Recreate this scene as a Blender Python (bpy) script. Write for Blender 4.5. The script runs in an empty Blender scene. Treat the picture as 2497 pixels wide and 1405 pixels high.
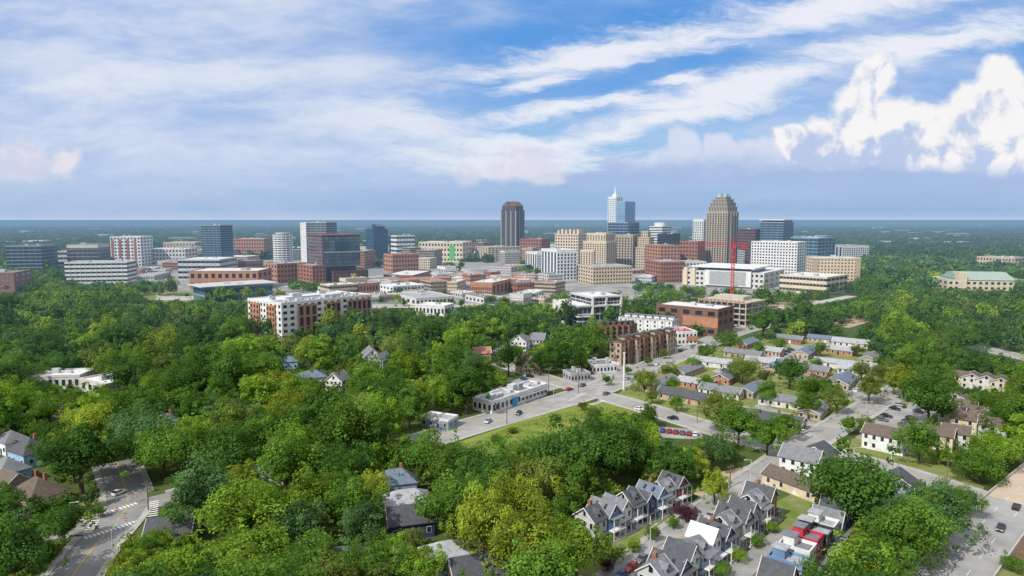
import bpy, math, random, numpy as np
from mathutils import Vector
sc=bpy.context.scene; COL=sc.collection
R=random.Random(5); RN=np.random.default_rng(5)
H=85.;F=1669.;CX=1248.5;CY=702.5
P=math.atan((CY-535)/F);cP,sP=math.cos(P),math.sin(P)
rad=math.radians
def G(px,py,z=0.):
    u=(px-CX)/F;v=(CY-py)/F;t=(z-H)/(-sP+v*cP)
    return (u*t,(cP+v*sP)*t)
def zat(Y,py):
    v=(CY-py)/F; return H+Y*(-sP+v*cP)/(cP+v*sP)
def pj(x,y,z):
    z=z-H; t=y*cP-z*sP; return (CX+F*x/t, CY-F*(y*sP+z*cP)/t, t)
# ---------------- nodes / materials
def N(nt,t,ins=None,**pr):
    n=nt.nodes.new(t)
    for k,v in pr.items(): setattr(n,k,v)
    for k,v in (ins or {}).items():
        if isinstance(v,bpy.types.NodeSocket): nt.links.new(v,n.inputs[k])
        else: n.inputs[k].default_value=v
    return n
def M(nt,op,a,b=0.,c=None,clamp=False):
    d={0:a,1:b}
    if c is not None: d[2]=c
    return N(nt,'ShaderNodeMath',d,operation=op,use_clamp=clamp).outputs[0]
def MIX(nt,f,a,b):
    n=nt.nodes.new('ShaderNodeMix'); n.data_type='RGBA'
    for i,v in ((0,f),(6,a),(7,b)):
        if isinstance(v,bpy.types.NodeSocket): nt.links.new(v,n.inputs[i])
        else: n.inputs[i].default_value=v
    return n.outputs[2]
def c4(c,g=1.): return (c[0]*g,c[1]*g,c[2]*g,1)
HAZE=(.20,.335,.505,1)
def add_haze(nt,sh,L=4600.):  # aerial haze painted into the material: haze-coloured glow mixed in by distance
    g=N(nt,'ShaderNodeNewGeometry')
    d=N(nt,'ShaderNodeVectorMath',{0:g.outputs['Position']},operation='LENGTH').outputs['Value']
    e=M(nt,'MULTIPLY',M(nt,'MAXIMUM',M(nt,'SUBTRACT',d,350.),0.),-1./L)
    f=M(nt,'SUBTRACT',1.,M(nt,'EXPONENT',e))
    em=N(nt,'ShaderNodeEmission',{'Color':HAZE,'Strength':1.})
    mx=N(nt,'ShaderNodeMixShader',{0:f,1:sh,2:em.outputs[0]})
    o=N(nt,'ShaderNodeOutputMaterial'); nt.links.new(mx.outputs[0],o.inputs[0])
MATS={}
def newmat(n):
    m=bpy.data.materials.new(n); m.use_nodes=True; m.node_tree.nodes.clear(); MATS[n]=m
    m.cycles.emission_sampling='NONE'
    return m,m.node_tree
def mat(n,c,rough=.85,ns=.35,amt=.22,metal=0.,spec=.3):
    m,nt=newmat(n)
    g=N(nt,'ShaderNodeNewGeometry')
    a=N(nt,'ShaderNodeTexNoise',{'Vector':g.outputs['Position'],'Scale':ns,'Detail':4.,'Roughness':.65})
    f=M(nt,'MULTIPLY_ADD',a.outputs[0],2.2,-.6,True)
    col=MIX(nt,f,c4(c,1-amt),c4(c,1+amt))
    b=N(nt,'ShaderNodeBsdfPrincipled',{'Base Color':col,'Roughness':rough,'Metallic':metal,'Specular IOR Level':spec})
    add_haze(nt,b.outputs[0]); return m
for n,c in dict(white=(.58,.58,.57),offwhite=(.49,.475,.44),cream=(.53,.445,.32),beige=(.45,.365,.26),stone=(.30,.25,.195),tan=(.34,.27,.195),brick=(.25,.105,.068),orange=(.34,.165,.10),brown=(.16,.085,.055),darkbrick=(.13,.062,.05),charcoal=(.058,.054,.06),grey=(.30,.31,.32),lgrey=(.42,.43,.44),dark=(.03,.032,.038),bluegrey=(.20,.25,.31),steelblue=(.13,.22,.36),blue=(.05,.17,.42),navy=(.03,.055,.115),lblue=(.24,.38,.53),red=(.42,.03,.055),crimson=(.36,.06,.08),mutedred=(.19,.075,.07),maroon=(.20,.06,.065),sage=(.30,.40,.30),green=(.08,.36,.09),yellow=(.55,.40,.06),taupe=(.26,.225,.19),cyan=(.06,.26,.46),concrete=(.38,.36,.32)).items(): mat(n,c)
for n,c in dict(roof_grey=(.15,.16,.175),roof_dark=(.065,.07,.08),roof_white=(.54,.55,.56),roof_mid=(.29,.30,.32),roof_brown=(.11,.085,.07),roof_orange=(.32,.16,.11),roof_blue=(.12,.15,.20),roof_green=(.27,.34,.28),trunk=(.07,.05,.035),pole=(.14,.11,.08),metal=(.4,.41,.42)).items(): mat(n,c,.8,.9,.28)
mat('gdark',(.016,.024,.036),.16,.05,.5,.0,.6); mat('gblue',(.03,.07,.12),.14,.05,.35,.25,.6); mat('gteal',(.025,.095,.125),.14,.05,.35,.3,.6); mat('gpale',(.15,.27,.40),.2,.05,.3,.3,.6); mat('gsteel',(.045,.065,.09),.12,.06,.5,.3,.7); mat('gmid',(.10,.15,.20),.14,.08,.6,.3,.7)
mat('asphalt',(.20,.20,.20),.9,.12,.25); mat('asphalt_old',(.265,.262,.255),.9,.10,.28); mat('deck',(.42,.34,.26),.9,.1,.15)
mat('paving',(.34,.325,.30),.9,.4,.2); mat('citypave',(.24,.235,.22),.9,.03,.45); mat('paint_white',(.60,.60,.58),.7,2.,.15); mat('paint_yellow',(.50,.34,.05),.7,2.,.1)
mat('crane_red',(.48,.025,.03),.5); mat('tyre',(.012,.012,.013),.9); mat('lampred',(.35,.01,.01),.4); mat('lampwhite',(.8,.8,.78),.3); mat('dirt',(.36,.27,.17),.95,.15,.3); mat('mulch',(.14,.085,.055),.95,.5,.3)
for n,c in dict(cw=(.7,.7,.7),ck=(.015,.015,.018),cs=(.35,.36,.38),cr=(.35,.02,.02),cb=(.03,.08,.22),cg=(.11,.11,.12)).items(): mat('paint_'+n,c,.3,1,.03,.1,.6)
def grassmat(n,a,b,c,s1=.05,s2=.6,k=.5):
    m,nt=newmat(n); g=N(nt,'ShaderNodeNewGeometry').outputs['Position']
    f=M(nt,'MULTIPLY_ADD',N(nt,'ShaderNodeTexNoise',{'Vector':g,'Scale':s1,'Detail':5.}).outputs[0],3.,-1.,True)
    h=M(nt,'MULTIPLY_ADD',N(nt,'ShaderNodeTexNoise',{'Vector':g,'Scale':s2,'Detail':4.}).outputs[0],3.,-1.1,True)
    col=MIX(nt,M(nt,'MULTIPLY',h,k),MIX(nt,f,c4(a),c4(b)),c4(c))
    add_haze(nt,N(nt,'ShaderNodeBsdfDiffuse',{'Color':col}).outputs[0]); return m
grassmat('lawn',(.10,.165,.03),(.17,.205,.06),(.26,.215,.13),.06,.25,.65); grassmat('mound',(.11,.19,.028),(.18,.225,.045),(.23,.21,.09),.07,.3,.55)
m,nt=newmat('ground'); g=N(nt,'ShaderNodeNewGeometry').outputs['Position']
f1=M(nt,'MULTIPLY_ADD',N(nt,'ShaderNodeTexNoise',{'Vector':g,'Scale':.03,'Detail':7.,'Roughness':.7}).outputs[0],3.,-1.,True)
f2=M(nt,'MULTIPLY_ADD',N(nt,'ShaderNodeTexNoise',{'Vector':g,'Scale':.0016,'Detail':4.}).outputs[0],3.,-1.,True)
colA=MIX(nt,f1,(.045,.07,.02,1),(.09,.125,.036,1)); col=MIX(nt,M(nt,'MULTIPLY',f2,.5),colA,(.055,.085,.04,1))
add_haze(nt,N(nt,'ShaderNodeBsdfDiffuse',{'Color':col}).outputs[0])
m,nt=newmat('foliage')
a=N(nt,'ShaderNodeAttribute',attribute_name='Col'); oi=N(nt,'ShaderNodeObjectInfo')
mu=N(nt,'ShaderNodeVectorMath',{0:a.outputs['Color'],1:oi.outputs['Color']},operation='MULTIPLY').outputs[0]
tr=N(nt,'ShaderNodeVectorMath',{0:mu,1:(1.35,1.4,.8)},operation='MULTIPLY').outputs[0]
ms=N(nt,'ShaderNodeMixShader',{0:.42,1:N(nt,'ShaderNodeBsdfDiffuse',{'Color':mu}).outputs[0],2:N(nt,'ShaderNodeBsdfTranslucent',{'Color':tr}).outputs[0]})
add_haze(nt,ms.outputs[0])
# ---------------- mesh builder
class MB:
    def __init__(s): s.v=[];s.f=[];s.m=[];s.k=0
    def add(s,vs,fs):
        o=len(s.v); s.v+=vs; s.f+=[tuple(i+o for i in f) for f in fs]; s.m+=[s.k]*len(fs); return s
    def box(s,x0,x1,y0,y1,z0,z1):
        return s.add([(x0,y0,z0),(x1,y0,z0),(x1,y1,z0),(x0,y1,z0),(x0,y0,z1),(x1,y0,z1),(x1,y1,z1),(x0,y1,z1)],[(3,2,1,0),(4,5,6,7),(0,1,5,4),(1,2,6,5),(2,3,7,6),(3,0,4,7)])
    def prism(s,p,z0,z1,top=None):
        n=len(p);t=top or p
        return s.add([(a,b,z0) for a,b in p]+[(a,b,z1) for a,b in t],[tuple(range(n-1,-1,-1)),tuple(range(n,2*n))]+[(i,(i+1)%n,n+(i+1)%n,n+i) for i in range(n)])
    def extr(s,sec,a0,a1,ax='x'):
        n=len(sec); q=(lambda t,u,z:(t,u,z)) if ax=='x' else (lambda t,u,z:(u,t,z))
        return s.add([q(a0,u,z) for u,z in sec]+[q(a1,u,z) for u,z in sec],[tuple(range(n)),tuple(range(2*n-1,n-1,-1))]+[(i,(i+1)%n,n+(i+1)%n,n+i) for i in range(n)])
    def tube(s,p,q,r0,r1=None,n=6):
        r1=r0 if r1 is None else r1; p=Vector(p);q=Vector(q);d=(q-p).normalized()
        a=d.cross(Vector((0,0,1)) if abs(d.z)<.9 else Vector((1,0,0))).normalized();b=d.cross(a)
        vs=[]
        for c,r in((p,r0),(q,r1)):
            for i in range(n):
                t=2*math.pi*i/n; vs.append(tuple(c+a*(r*math.cos(t))+b*(r*math.sin(t))))
        return s.add(vs,[tuple(range(n)),tuple(range(2*n-1,n-1,-1))]+[(i,(i+1)%n,n+(i+1)%n,n+i) for i in range(n)])
    def mesh(s,name,mats):
        me=bpy.data.meshes.new(name); me.from_pydata(s.v,[],s.f)
        if isinstance(mats,str): mats=[mats]
        for x in mats: me.materials.append(MATS[x])
        if len(mats)>1: me.polygons.foreach_set('material_index',s.m)
        me.update(); return me
    def build(s,name,mats,parent=None,loc=(0,0,0),rz=0): return put(s.mesh(name,mats),name,parent,loc,rz)
def put(me,name,parent=None,loc=(0,0,0),rz=0):
    o=bpy.data.objects.new(name,me); COL.objects.link(o); o.location=loc; o.rotation_euler=(0,0,rz)
    if parent: o.parent=parent
    return o
def tag(o,label=None,cat=None,group=None,kind=None):
    for k,v in(('label',label),('category',cat),('group',group),('kind',kind)):
        if v: o[k]=v
    return o
def T(name,label,cat,loc,rz=0,group=None):
    o=bpy.data.objects.new(name,None); COL.objects.link(o); o.location=loc; o.rotation_euler=(0,0,rz); o.empty_display_size=1
    return tag(o,label,cat,group)
def S(o): return tag(o,kind='structure')
AUTO=[]   # (object, base words, x, y)
FOOT=[]   # footprints x,y,rz,x0,x1,y0,y1
CLR=[]    # pixels that stay in view: px,py,distance
def clear_rect(x0,x1,y0,y1,D,st=9):
    for a in np.arange(x0,x1+.1,max(4,min(st,(x1-x0)/3+.01))):
        for b in np.arange(y0,y1+.1,max(4,min(st,(y1-y0)/2+.01))): CLR.append((a,b,D))
def inpoly(x,y,p):
    r=False;n=len(p)
    for i in range(n):
        (a,b),(c,d)=p[i],p[(i+1)%n]
        if (b>y)!=(d>y) and x<(c-a)*(y-b)/(d-b)+a: r=not r
    return r
def clear_poly(p,st=11):
    xs=[a for a,b in p];ys=[b for a,b in p]
    for a in np.arange(min(xs),max(xs),st):
        for b in np.arange(min(ys),max(ys),st):
            if inpoly(a,b,p): CLR.append((a,b,G(a,b)[1]))
# ---------------- big buildings
def site(name,label,cat,x0,x1,yb,split,rel,group=None):
    cx=x0+((1-split) if rel>0 else split)*(x1-x0); X,Y=G(cx,yb)
    W=(x1-x0)*pj(X,Y,0)[2]/F; r=rad(abs(rel)); w=split*W/math.cos(r); d=min((1-split)*W/math.sin(r),90)
    rz=-math.atan2(X,Y)+rad(rel); o=T(name,label,cat,(X,Y,0),rz,group)
    a=0 if rel>0 else -w; FOOT.append((X,Y,rz,a,a+w,0,d)); return o,a,a+w,d,Y
WMC={}
def winmesh(w,h,g,fr=None):
    k=(round(w,1),round(h,1),g,fr)
    if k not in WMC:
        b=MB()
        if fr:
            b.box(-w/2-.12,w/2+.12,-.06,.1,-.12,h+.12); b.k=1
        b.box(-w/2,w/2,-.09 if fr else -.07,.1,0,h); WMC[k]=b.mesh('window',[fr,g] if fr else [g])
    return WMC[k]
def bld(name,label,cat,x0,x1,yb,yt,split,rel,wall,glass,style,fl,nf,ns,roof='roof_grey',units=2,z0=0.,yvis=None,group=None,base=None):
    o,a,b,d,Y=site(name,label,cat,x0,x1,yb,split,rel,group); h=zat(Y,yt)
    body(o,a,b,0,d,0,h,rel,wall,glass,style,fl,nf,ns,roof,units)
    clear_rect(x0+3,x1-3,yt,(yvis or yb-7),Y)
    if base: AUTO.append((o,base,o.location.x,o.location.y))
    return o,a,b,d,h
def body(o,a,b,c,d,z0,h,rel,wall,glass,style,fl,nf,ns,roof='roof_grey',units=2,par=True,bt=.2):
    w=b-a; dp=d-c; fh=(h-z0)/fl
    MB().box(a,b,c,d,z0,h).build('glass_wall' if style=='glass' else 'wall',glass if style=='glass' else wall,o)
    sx=a if rel>0 else b; sg=-1 if rel>0 else 1
    if style in('band','garage','glass'):
        for k in range(fl):
            z=z0+k*fh
            if style=='glass': MB().box(a-.18,b+.18,c-.18,d+.18,z+fh*(.98-bt),z+fh*.98).build('floor_band',wall,o)
            else: MB().box(a-.07,b+.07,c-.07,d+.07,z+fh*.38,z+fh*.82).build('window_band' if style=='band' else 'deck_opening',glass,o)
        m2=wall
        for i in range(1,nf): MB().box(a+w*i/nf-.15,a+w*i/nf+.15,c-.24,c+.1,z0,h-.3).build('mullion',m2,o)
        for i in range(1,ns): MB().box(sx-.24,sx+.24,c+dp*i/ns-.15,c+dp*i/ns+.15,z0,h-.3).build('mullion',m2,o)
    elif style=='vert':
        for i in range(nf): MB().box(a+w*(i+.25)/nf,a+w*(i+.75)/nf,c-.12,c+.1,z0+fh*.5,h-fh*.6).build('window_strip',glass,o)
        for i in range(ns): MB().box(sx-.12,sx+.12,c+dp*(i+.25)/ns,c+dp*(i+.75)/ns,z0+fh*.5,h-fh*.6).build('window_strip',glass,o)
        for k in range(1,fl): MB().box(a-.05,b+.05,c-.16,d+.05,z0+k*fh,z0+k*fh+fh*.3).build('floor_band',wall,o)
    else:
        one=fl*(nf+ns)<=110; ww=w/max(nf,1)*.52; ws=dp/max(ns,1)*.46
        for k in range(fl):
            z=z0+k*fh+fh*.28; fr=[];sd=[]
            for i in range(nf):
                x=a+w*(i+.5)/nf
                if one: put(winmesh(ww,fh*.48,glass),'window',o,(x,c,z))
                else: fr.append(((x-ww/2,c-.07),(x+ww/2,c-.07)))
            for i in range(ns):
                y=c+dp*(i+.5)/ns
                if one: put(winmesh(ws,fh*.48,glass),'window',o,(sx,y,z),rad(90*sg))
                else: sd.append(((sx+sg*.07,y-ws/2),(sx+sg*.07,y+ws/2)) if rel<0 else ((sx+sg*.07,y+ws/2),(sx+sg*.07,y-ws/2)))
            if not one:   # one row of panes joined by its sill line
                seq=(sd[::-1]+fr) if rel>0 else (fr+sd); v=[];f=[]
                for i,(p,q) in enumerate(seq):
                    n=len(v); v+=[(*p,z),(*q,z),(*q,z+fh*.5),(*p,z+fh*.5),(*p,z-.12),(*q,z-.12)]; f+=[(n,n+1,n+2,n+3),(n+4,n+5,n+1,n)]
                    if i: f.append((n-1,n+4,n,n-5))
                MB().add(v,f).build('window_row',glass,o)
    if par:
        q=MB(); e=.12; t=.5; z=h-.25; u=h+.9
        q.box(a-e,b+e,c-e,c+t,z,u).box(a-e,b+e,d-t,d+e,z,u).box(a-e,a+t,c+t,d-t,z,u).box(b-t,b+e,c+t,d-t,z,u).build('parapet',wall,o)
        MB().box(a+t+.02,b-t-.02,c+t+.02,d-t-.02,h-.1,h+.2).build('roof',roof,o)
        for i in range(units):
            x=a+w*R.uniform(.2,.75);y=c+dp*R.uniform(.25,.7);s=R.uniform(.05,.1)*w+1
            MB().box(x,x+s,y,y+s*.7,h+.2,h+.2+R.uniform(1.2,3)).build('rooftop_unit',R.choice(['lgrey','metal','roof_mid']),o)
BL=[
('apartment_block','brick apartment block with many small windows cut by the left edge',-70,74,726,667,.75,-20,'brick','gpale','grid',5,12,3,'roof_grey'),
('office_block','dark glass office block at far left behind the trees',33,138,668,600,.68,-25,'bluegrey','gdark','glass',8,6,4,'roof_dark'),
('office_block','pale low building right of the dark far-left office block',140,182,660,614,.6,-25,'offwhite','gdark','band',4,4,2,'roof_white'),
('office_tower','black glass office block with pale crown behind the white parking garage',178,266,662,597,.72,-22,'taupe','gsteel','glass',7,6,3,'roof_grey'),
('parking_garage','long white parking garage with dark horizontal openings at left',182,333,699,640,.86,-18,'white','gdark','garage',6,12,3,'roof_mid'),
('apartment_tower','white and red brick apartment tower at left of the skyline',281,373,650,578,.7,-25,'white','gdark','grid',9,9,4,'roof_white'),
('apartment_tower','low white terrace block beside the white and red apartment tower',366,482,646,608,.75,-25,'offwhite','gdark','grid',4,12,4,'roof_white'),
('office_block','low grey glazed block in front of the tall dark glass tower',444,578,684,634,.7,-22,'lgrey','gdark','band',4,9,4,'roof_white'),
('glass_tower','tall dark blue glass tower at left of the skyline',499,570,664,550,.6,-30,'bluegrey','gblue','glass',20,5,4,'roof_dark'),
('apartment_block','distant brick and cream apartment block behind the round white tower',575,662,632,583,.8,-18,'orange','gdark','grid',6,12,3,'roof_white'),
('glass_tower','slim dark glass tower with a pale left edge behind the stacked red-banded offices',738,824,660,543,.7,-25,'grey','gsteel','glass',20,5,4,'roof_dark'),
('glass_tower','small dark blue glass tower with angled penthouse left of centre',893,947,640,560,.65,25,'navy','gblue','glass',9,4,3,'roof_dark'),
('office_block','white office building with grey roof right of the small dark tower',950,1012,640,576,.7,25,'white','gdark','band',6,6,3,'roof_mid'),
('brick_office','long brick office building with dark windows left of centre',936,1022,665,622,.75,25,'orange','gdark','grid',4,9,4,'roof_orange'),
('brick_warehouse','brick warehouse at the foot of the stacked red-banded offices',649,748,692,645,.72,25,'orange','gdark','grid',4,9,4,'roof_mid'),
('exhibition_hall','brick hall with a wide white roof left of the stacked offices',474,664,706,662,.82,-18,'orange','gdark','grid',2,10,3,'roof_white'),
('station_hall','long glazed station hall with flat grey roof by the tracks',474,662,738,703,.86,18,'bluegrey','gteal','glass',2,12,3,'roof_mid'),
('civic_block','long cream building with a bright green wall panel left of the tall dark tower',1020,1152,640,592,.82,-18,'cream','gdark','grid',4,14,3,'roof_white'),
('brick_office','red brick block right of the tall dark tower',1267,1342,640,584,.7,-25,'brick','gdark','grid',7,8,4,'roof_orange'),
('apartment_tower','white apartment block with blue glass bays at centre',1318,1406,686,611,.55,25,'white','gblue','vert',9,6,5,'roof_white'),
('office_tower','cream office tower with columned crown left of the stepped cream tower',1352,1434,652,572,.7,-22,'cream','gdark','grid',11,9,4,'roof_mid'),
('office_tower','grey brown slab tower right of the stepped cream tower',1500,1560,655,574,.7,-22,'tan','gdark','vert',13,6,4,'roof_grey'),
('office_tower','banded white tower with a drum top right of the spire tower',1582,1634,640,553,.6,-25,'white','gdark','band',14,3,2,'roof_white'),
('glass_block','dark glass block in front of the drum-topped white tower',1602,1657,650,572,.7,-22,'dark','gdark','glass',10,4,3,'roof_dark'),
('brick_block','red brick mid-rise left of the crowned beige skyscraper, the left one',1570,1657,668,600,.55,25,'orange','gdark','grid',8,6,6,'roof_orange'),
('brick_block','taller red brick mid-rise touching the crowned beige skyscraper',1657,1718,666,590,.7,-22,'brick','gdark','grid',8,6,3,'roof_mid'),
('office_tower','white tower of thin vertical ribs behind the crowned beige skyscraper',1688,1724,640,536,.7,-22,'white','gdark','vert',18,5,3,'roof_white'),
('office_tower','reddish brown tower right of the crowned beige skyscraper',1793,1854,648,560,.75,-20,'darkbrick','gdark','band',13,6,3,'roof_grey'),
('glass_tower','blue glass tower with a flat overhanging top at right of the skyline',1853,1930,650,543,.7,-25,'bluegrey','gblue','glass',18,4,3,'roof_white'),
('glass_block','teal glass office block at the right end of the skyline',1928,2031,664,581,.62,-28,'bluegrey','gteal','glass',10,6,5,'roof_white'),
('hotel','broad white hotel slab with rows of small windows',1833,1962,684,592,.84,-18,'white','gdark','grid',13,16,4,'roof_white'),
('hotel','cream hotel block with brown corner strips right of the white hotel',1964,2086,692,630,.85,18,'cream','brown','grid',8,14,4,'roof_white'),
('office_block','low cream office with long window rows right of the convention hall',1905,2062,720,678,.7,-22,'cream','gdark','band',3,14,5,'roof_white'),
('brick_block','mixed brick and white low-rise left of the convention hall',1572,1668,690,640,.6,25,'brick','gdark','grid',5,9,6,'roof_mid'),
('brick_block','small white gabled low-rise touching the convention hall',1640,1720,688,640,.7,25,'offwhite','gdark','grid',5,7,4,'roof_mid'),
('office_block','beige office block of regular square windows at centre',1408,1542,696,652,.72,25,'beige','gdark','grid',5,14,6,'roof_mid'),
('theatre_block','brown brick theatre block with a wide pale flat roof',1596,1787,822,757,.80,-24,'brown','gdark','grid',3,5,3,'roof_white'),
('civic_hall','pale hall with green roof and cream wings at far right',2268,2480,708,684,.8,22,'cream','gdark','grid',2,14,4,'roof_green'),
('institution_block','beige four-storey block on the far right ridge',2395,2492,660,630,.8,-20,'beige','gdark','grid',3,12,3,'roof_mid'),
('warehouse','long white-roofed shed beside the railway',1012,1108,772,748,.75,-25,'white','gdark','grid',1,8,3,'roof_white'),
('warehouse','low brick shed behind the brick apartment block',850,930,716,694,.75,25,'orange','gdark','grid',1,8,3,'roof_mid'),
('warehouse','white and blue low workshop right of the low brick shed',926,1036,722,700,.7,25,'white','gblue','grid',2,9,4,'roof_white'),
('warehouse','long low brick storehouse with orange roof at mid left',970,1104,702,684,.8,25,'orange','gdark','grid',1,12,3,'roof_orange'),
('warehouse','brick shop block with grey roof below the cream office tower',1236,1335,716,692,.75,25,'brick','gdark','grid',2,10,3,'roof_grey'),
('shop_strip','long low white shop strip at the avenue with blue shopfront',1152,1350,1010,983,.76,50,'white','gdark','grid',1,14,4,'roof_mid'),
('shop','small dark flat-roofed shop beside the avenue corner',1372,1440,932,915,.7,25,'grey','gdark','grid',1,6,3,'roof_grey'),
('shop','white flat-roofed garage shop above the avenue corner',1420,1505,912,894,.7,25,'white','gdark','grid',1,7,3,'roof_grey'),
('school','flat white-roofed school wing among the left trees',88,232,948,918,.75,-28,'offwhite','gdark','grid',1,8,4,'roof_white'),
('school','lower grey-roofed school wing right of the white one',205,345,968,940,.6,28,'offwhite','gdark','grid',1,8,4,'roof_white'),
('white_villa','red-roofed white block beside the brown theatre block',1622,1698,842,812,.6,25,'white','gdark','grid',2,5,4,'crimson'),
]
for r in BL:
    nm,lb=r[0],r[1]; res=bld(nm,lb,{'shop':'shop','school':'school','hotel':'hotel'}.get(nm,'building'),*r[2:],yvis=r[4]-16 if nm=='school' else None)
    o,a,b,d,h=res
    if nm=='shop_strip':
        MB().box(a+(b-a)*.34,a+(b-a)*.43,-.35,.2,.4,h*.85).build('blue_shopfront','cyan',o)
        MB().box(a+(b-a)*.47,b-1,-1.3,.0,h*.66,h*.74).build('awning','grey',o)
        k=MB(); xa=a+(b-a)*.04; k.add([(xa,-.2,1.),(xa+.8,-.2,1.),(xa+3.6,-.2,h-.6),(xa+2.8,-.2,h-.6)],[(0,1,2,3)]); k.add([(xa+2.8,-.22,1.),(xa+3.6,-.22,1.),(xa+.8,-.22,h-.6),(xa,-.22,h-.6)],[(0,1,2,3)]); k.build('cross_mark','dark',o)
        for i in range(6): MB().box(a+4+i*7,a+6+i*7,4,6,h+.2,h+1.4).build('rooftop_unit','lgrey',o)
        for i in range(1,4): MB().box(a+(b-a)*i/4-.15,a+(b-a)*i/4+.15,.6,d-.6,h+.2,h+.8).build('party_wall','white',o)
    if 'green wall' in lb: MB().box(a+(b-a)*.7,a+(b-a)*.82,-.4,.1,h*.15,h*.85).build('mural_panel','green',o)
    if 'angled penthouse' in lb: MB().extr([(d*.2,h),(d*.9,h),(d*.9,h+11),(d*.2,h+6)],a+(b-a)*.4,a+(b-a)*.9).build('penthouse','gdark',o)
    if 'drum top' in lb: MB().tube(((a+b)/2,d/2,h),((a+b)/2,d/2,h+8),min(b-a,d)*.42,n=16).build('drum','white',o)
    if 'columned crown' in lb:
        for i in range(6): MB().box(a+(b-a)*(i+.1)/6,a+(b-a)*(i+.6)/6,d*.2,d*.7,h+.2,h+7+2*(i%2)).build('crown_pier','cream',o)
    if 'red brick apartment tower' in lb:
        for i in range(4): MB().box(a+(b-a)*(i*.25+.03),a+(b-a)*(i*.25+.11),-.5,.2,0,h-4).build('brick_strip','brick',o)
    if 'brown corner' in lb:
        for q in (.0,.9): MB().box(a+(b-a)*q-.2,a+(b-a)*(q+.1),-.4,.2,0,h).build('brick_strip','tan',o)
    if 'overhanging' in lb: MB().box(a-2,b+2,-2,d+2,h+4,h+5.5).build('canopy_roof','white',o); MB().box(a+2,b-2,2,d-2,h,h+4).build('penthouse','gdark',o)
    if 'station hall' in lb: MB().box(a-5,b+5,-5,d+3,h+.95,h+1.8).build('canopy_roof','lgrey',o)
    if 'pale left edge' in lb: MB().box(a-.5,a+(b-a)*.22,-.6,d+.5,0,h).build('pale_core','white',o)
    if 'pale crown' in lb: MB().box(a-.4,b+.4,-.4,d+.4,h-5,h-.3).build('crown_band','offwhite',o)
    if nm=='civic_hall':
        MB().extr([(-1,h+.95),(d+1,h+.95),(d*.6,h+9),(d*.4,h+9)],a+(b-a)*.15,a+(b-a)*.8).build('hipped_roof','roof_green',o)
        MB().box(a+(b-a)*.12,a+(b-a)*.22,-2,9,0,h+10).build('stair_tower','cream',o)
    if 'theatre' in lb:
        MB().box(a+(b-a)*.45,b+.3,-.4,.2,h*.32,h*.7).build('copper_panel','orange',o)
# bespoke towers -------------------------------------------------
def ring(o,a,b,c,d,z0,z1,e,m,n): MB().box(a-e,b+e,c-e,d+e,z0,z1).build(n,m,o)
o,a,b,d,Y=site('skyscraper','tall charcoal glass skyscraper with notched gabled top',"building",1221,1279,634,.66,-30)
z=lambda y:zat(Y,y); w=b-a
body(o,a,b,0,d,0,z(512),-30,'charcoal','gsteel','vert',28,7,5,par=False)
body(o,a+2,b-2,2,d-2,z(512),z(502),-30,'charcoal','gsteel','vert',3,5,4,par=False)
for q in (.0,.31,.63,.93): MB().box(a+w*q-.3,a+w*(q+.06),-.7,.2,0,z(514)).build('pier','taupe',o)
for q in (.32,.66,.94): MB().box(b-.2,b+.7,d*q,d*(q+.05),0,z(514)).build('pier','taupe',o)
for (p,q,r,s) in((a+2,(a+b)/2-1,2,d/2),((a+b)/2+1,b-2,2,d/2),(a+2,(a+b)/2-1,d/2,d-2),((a+b)/2+1,b-2,d/2,d-2)):
    MB().extr([(p,z(502)),(q,z(502)),((p+q)/2+(2 if p==a+2 else -2),z(491))],r,s,'y').build('gable_roof','brown',o)
MB().box(a-6,b+6,-6,d+4,0,z(606)).build('podium','charcoal',o)
for k in range(4): ring(o,a-6,b+6,-6,d+4,2+5*k,4.5+5*k,.08,'gdark','window_band')
clear_rect(1222,1277,492,612,Y)
o,a,b,d,Y=site('spire_skyscraper','pale glass skyscraper with a white needle spire',"building",1480,1547,640,.62,-28)
w=b-a
body(o,a,a+w*.5,0,d*.6,0,z(480),-28,'white','gpale','vert',34,4,3,'roof_white',0)
body(o,a+w*.5+.05,b,1,d,0,z(492),-28,'lblue','gpale','glass',32,4,4,'roof_white',1)
body(o,a+w*.1,b+w*.28,-6,d-2,0,z(543),-28,'bluegrey','gblue','glass',14,5,4,'roof_mid',1)
c=(a+w*.24,d*.3); MB().prism([(c[0]-6,c[1]-6),(c[0]+6,c[1]-6),(c[0]+6,c[1]+6),(c[0]-6,c[1]+6)],z(480),z(472),[(c[0]-3,c[1]-3),(c[0]+3,c[1]-3),(c[0]+3,c[1]+3),(c[0]-3,c[1]+3)]).build('pinnacle','white',o)
MB().tube((*c,z(472)),(*c,z(450)),2.6,.3,8).build('spire','white',o)
clear_rect(1482,1558,460,640,Y)
o,a,b,d,Y=site('skyscraper','tall beige stepped skyscraper with a grey green crown behind the crane',"building",1721,1796,664,.66,-28)
w=b-a
body(o,a,b,0,d,0,z(516),-28,'stone','gdark','vert',28,8,5,par=False)
for i,(q,y0,y1) in enumerate(((.05,516,504),(.10,504,494),(.17,494,486),(.26,486,480))):
    body(o,a+w*q,b-w*q,d*q,d-d*q,z(y0),z(y1),-28,'stone','gdark','vert',3,7-i,4-i//2,par=False)
    MB().box(a+w*q-.5,b-w*q+.5,d*q-.5,d-d*q+.5,z(y1)-1,z(y1)+.5).build('cornice','taupe',o)
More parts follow.
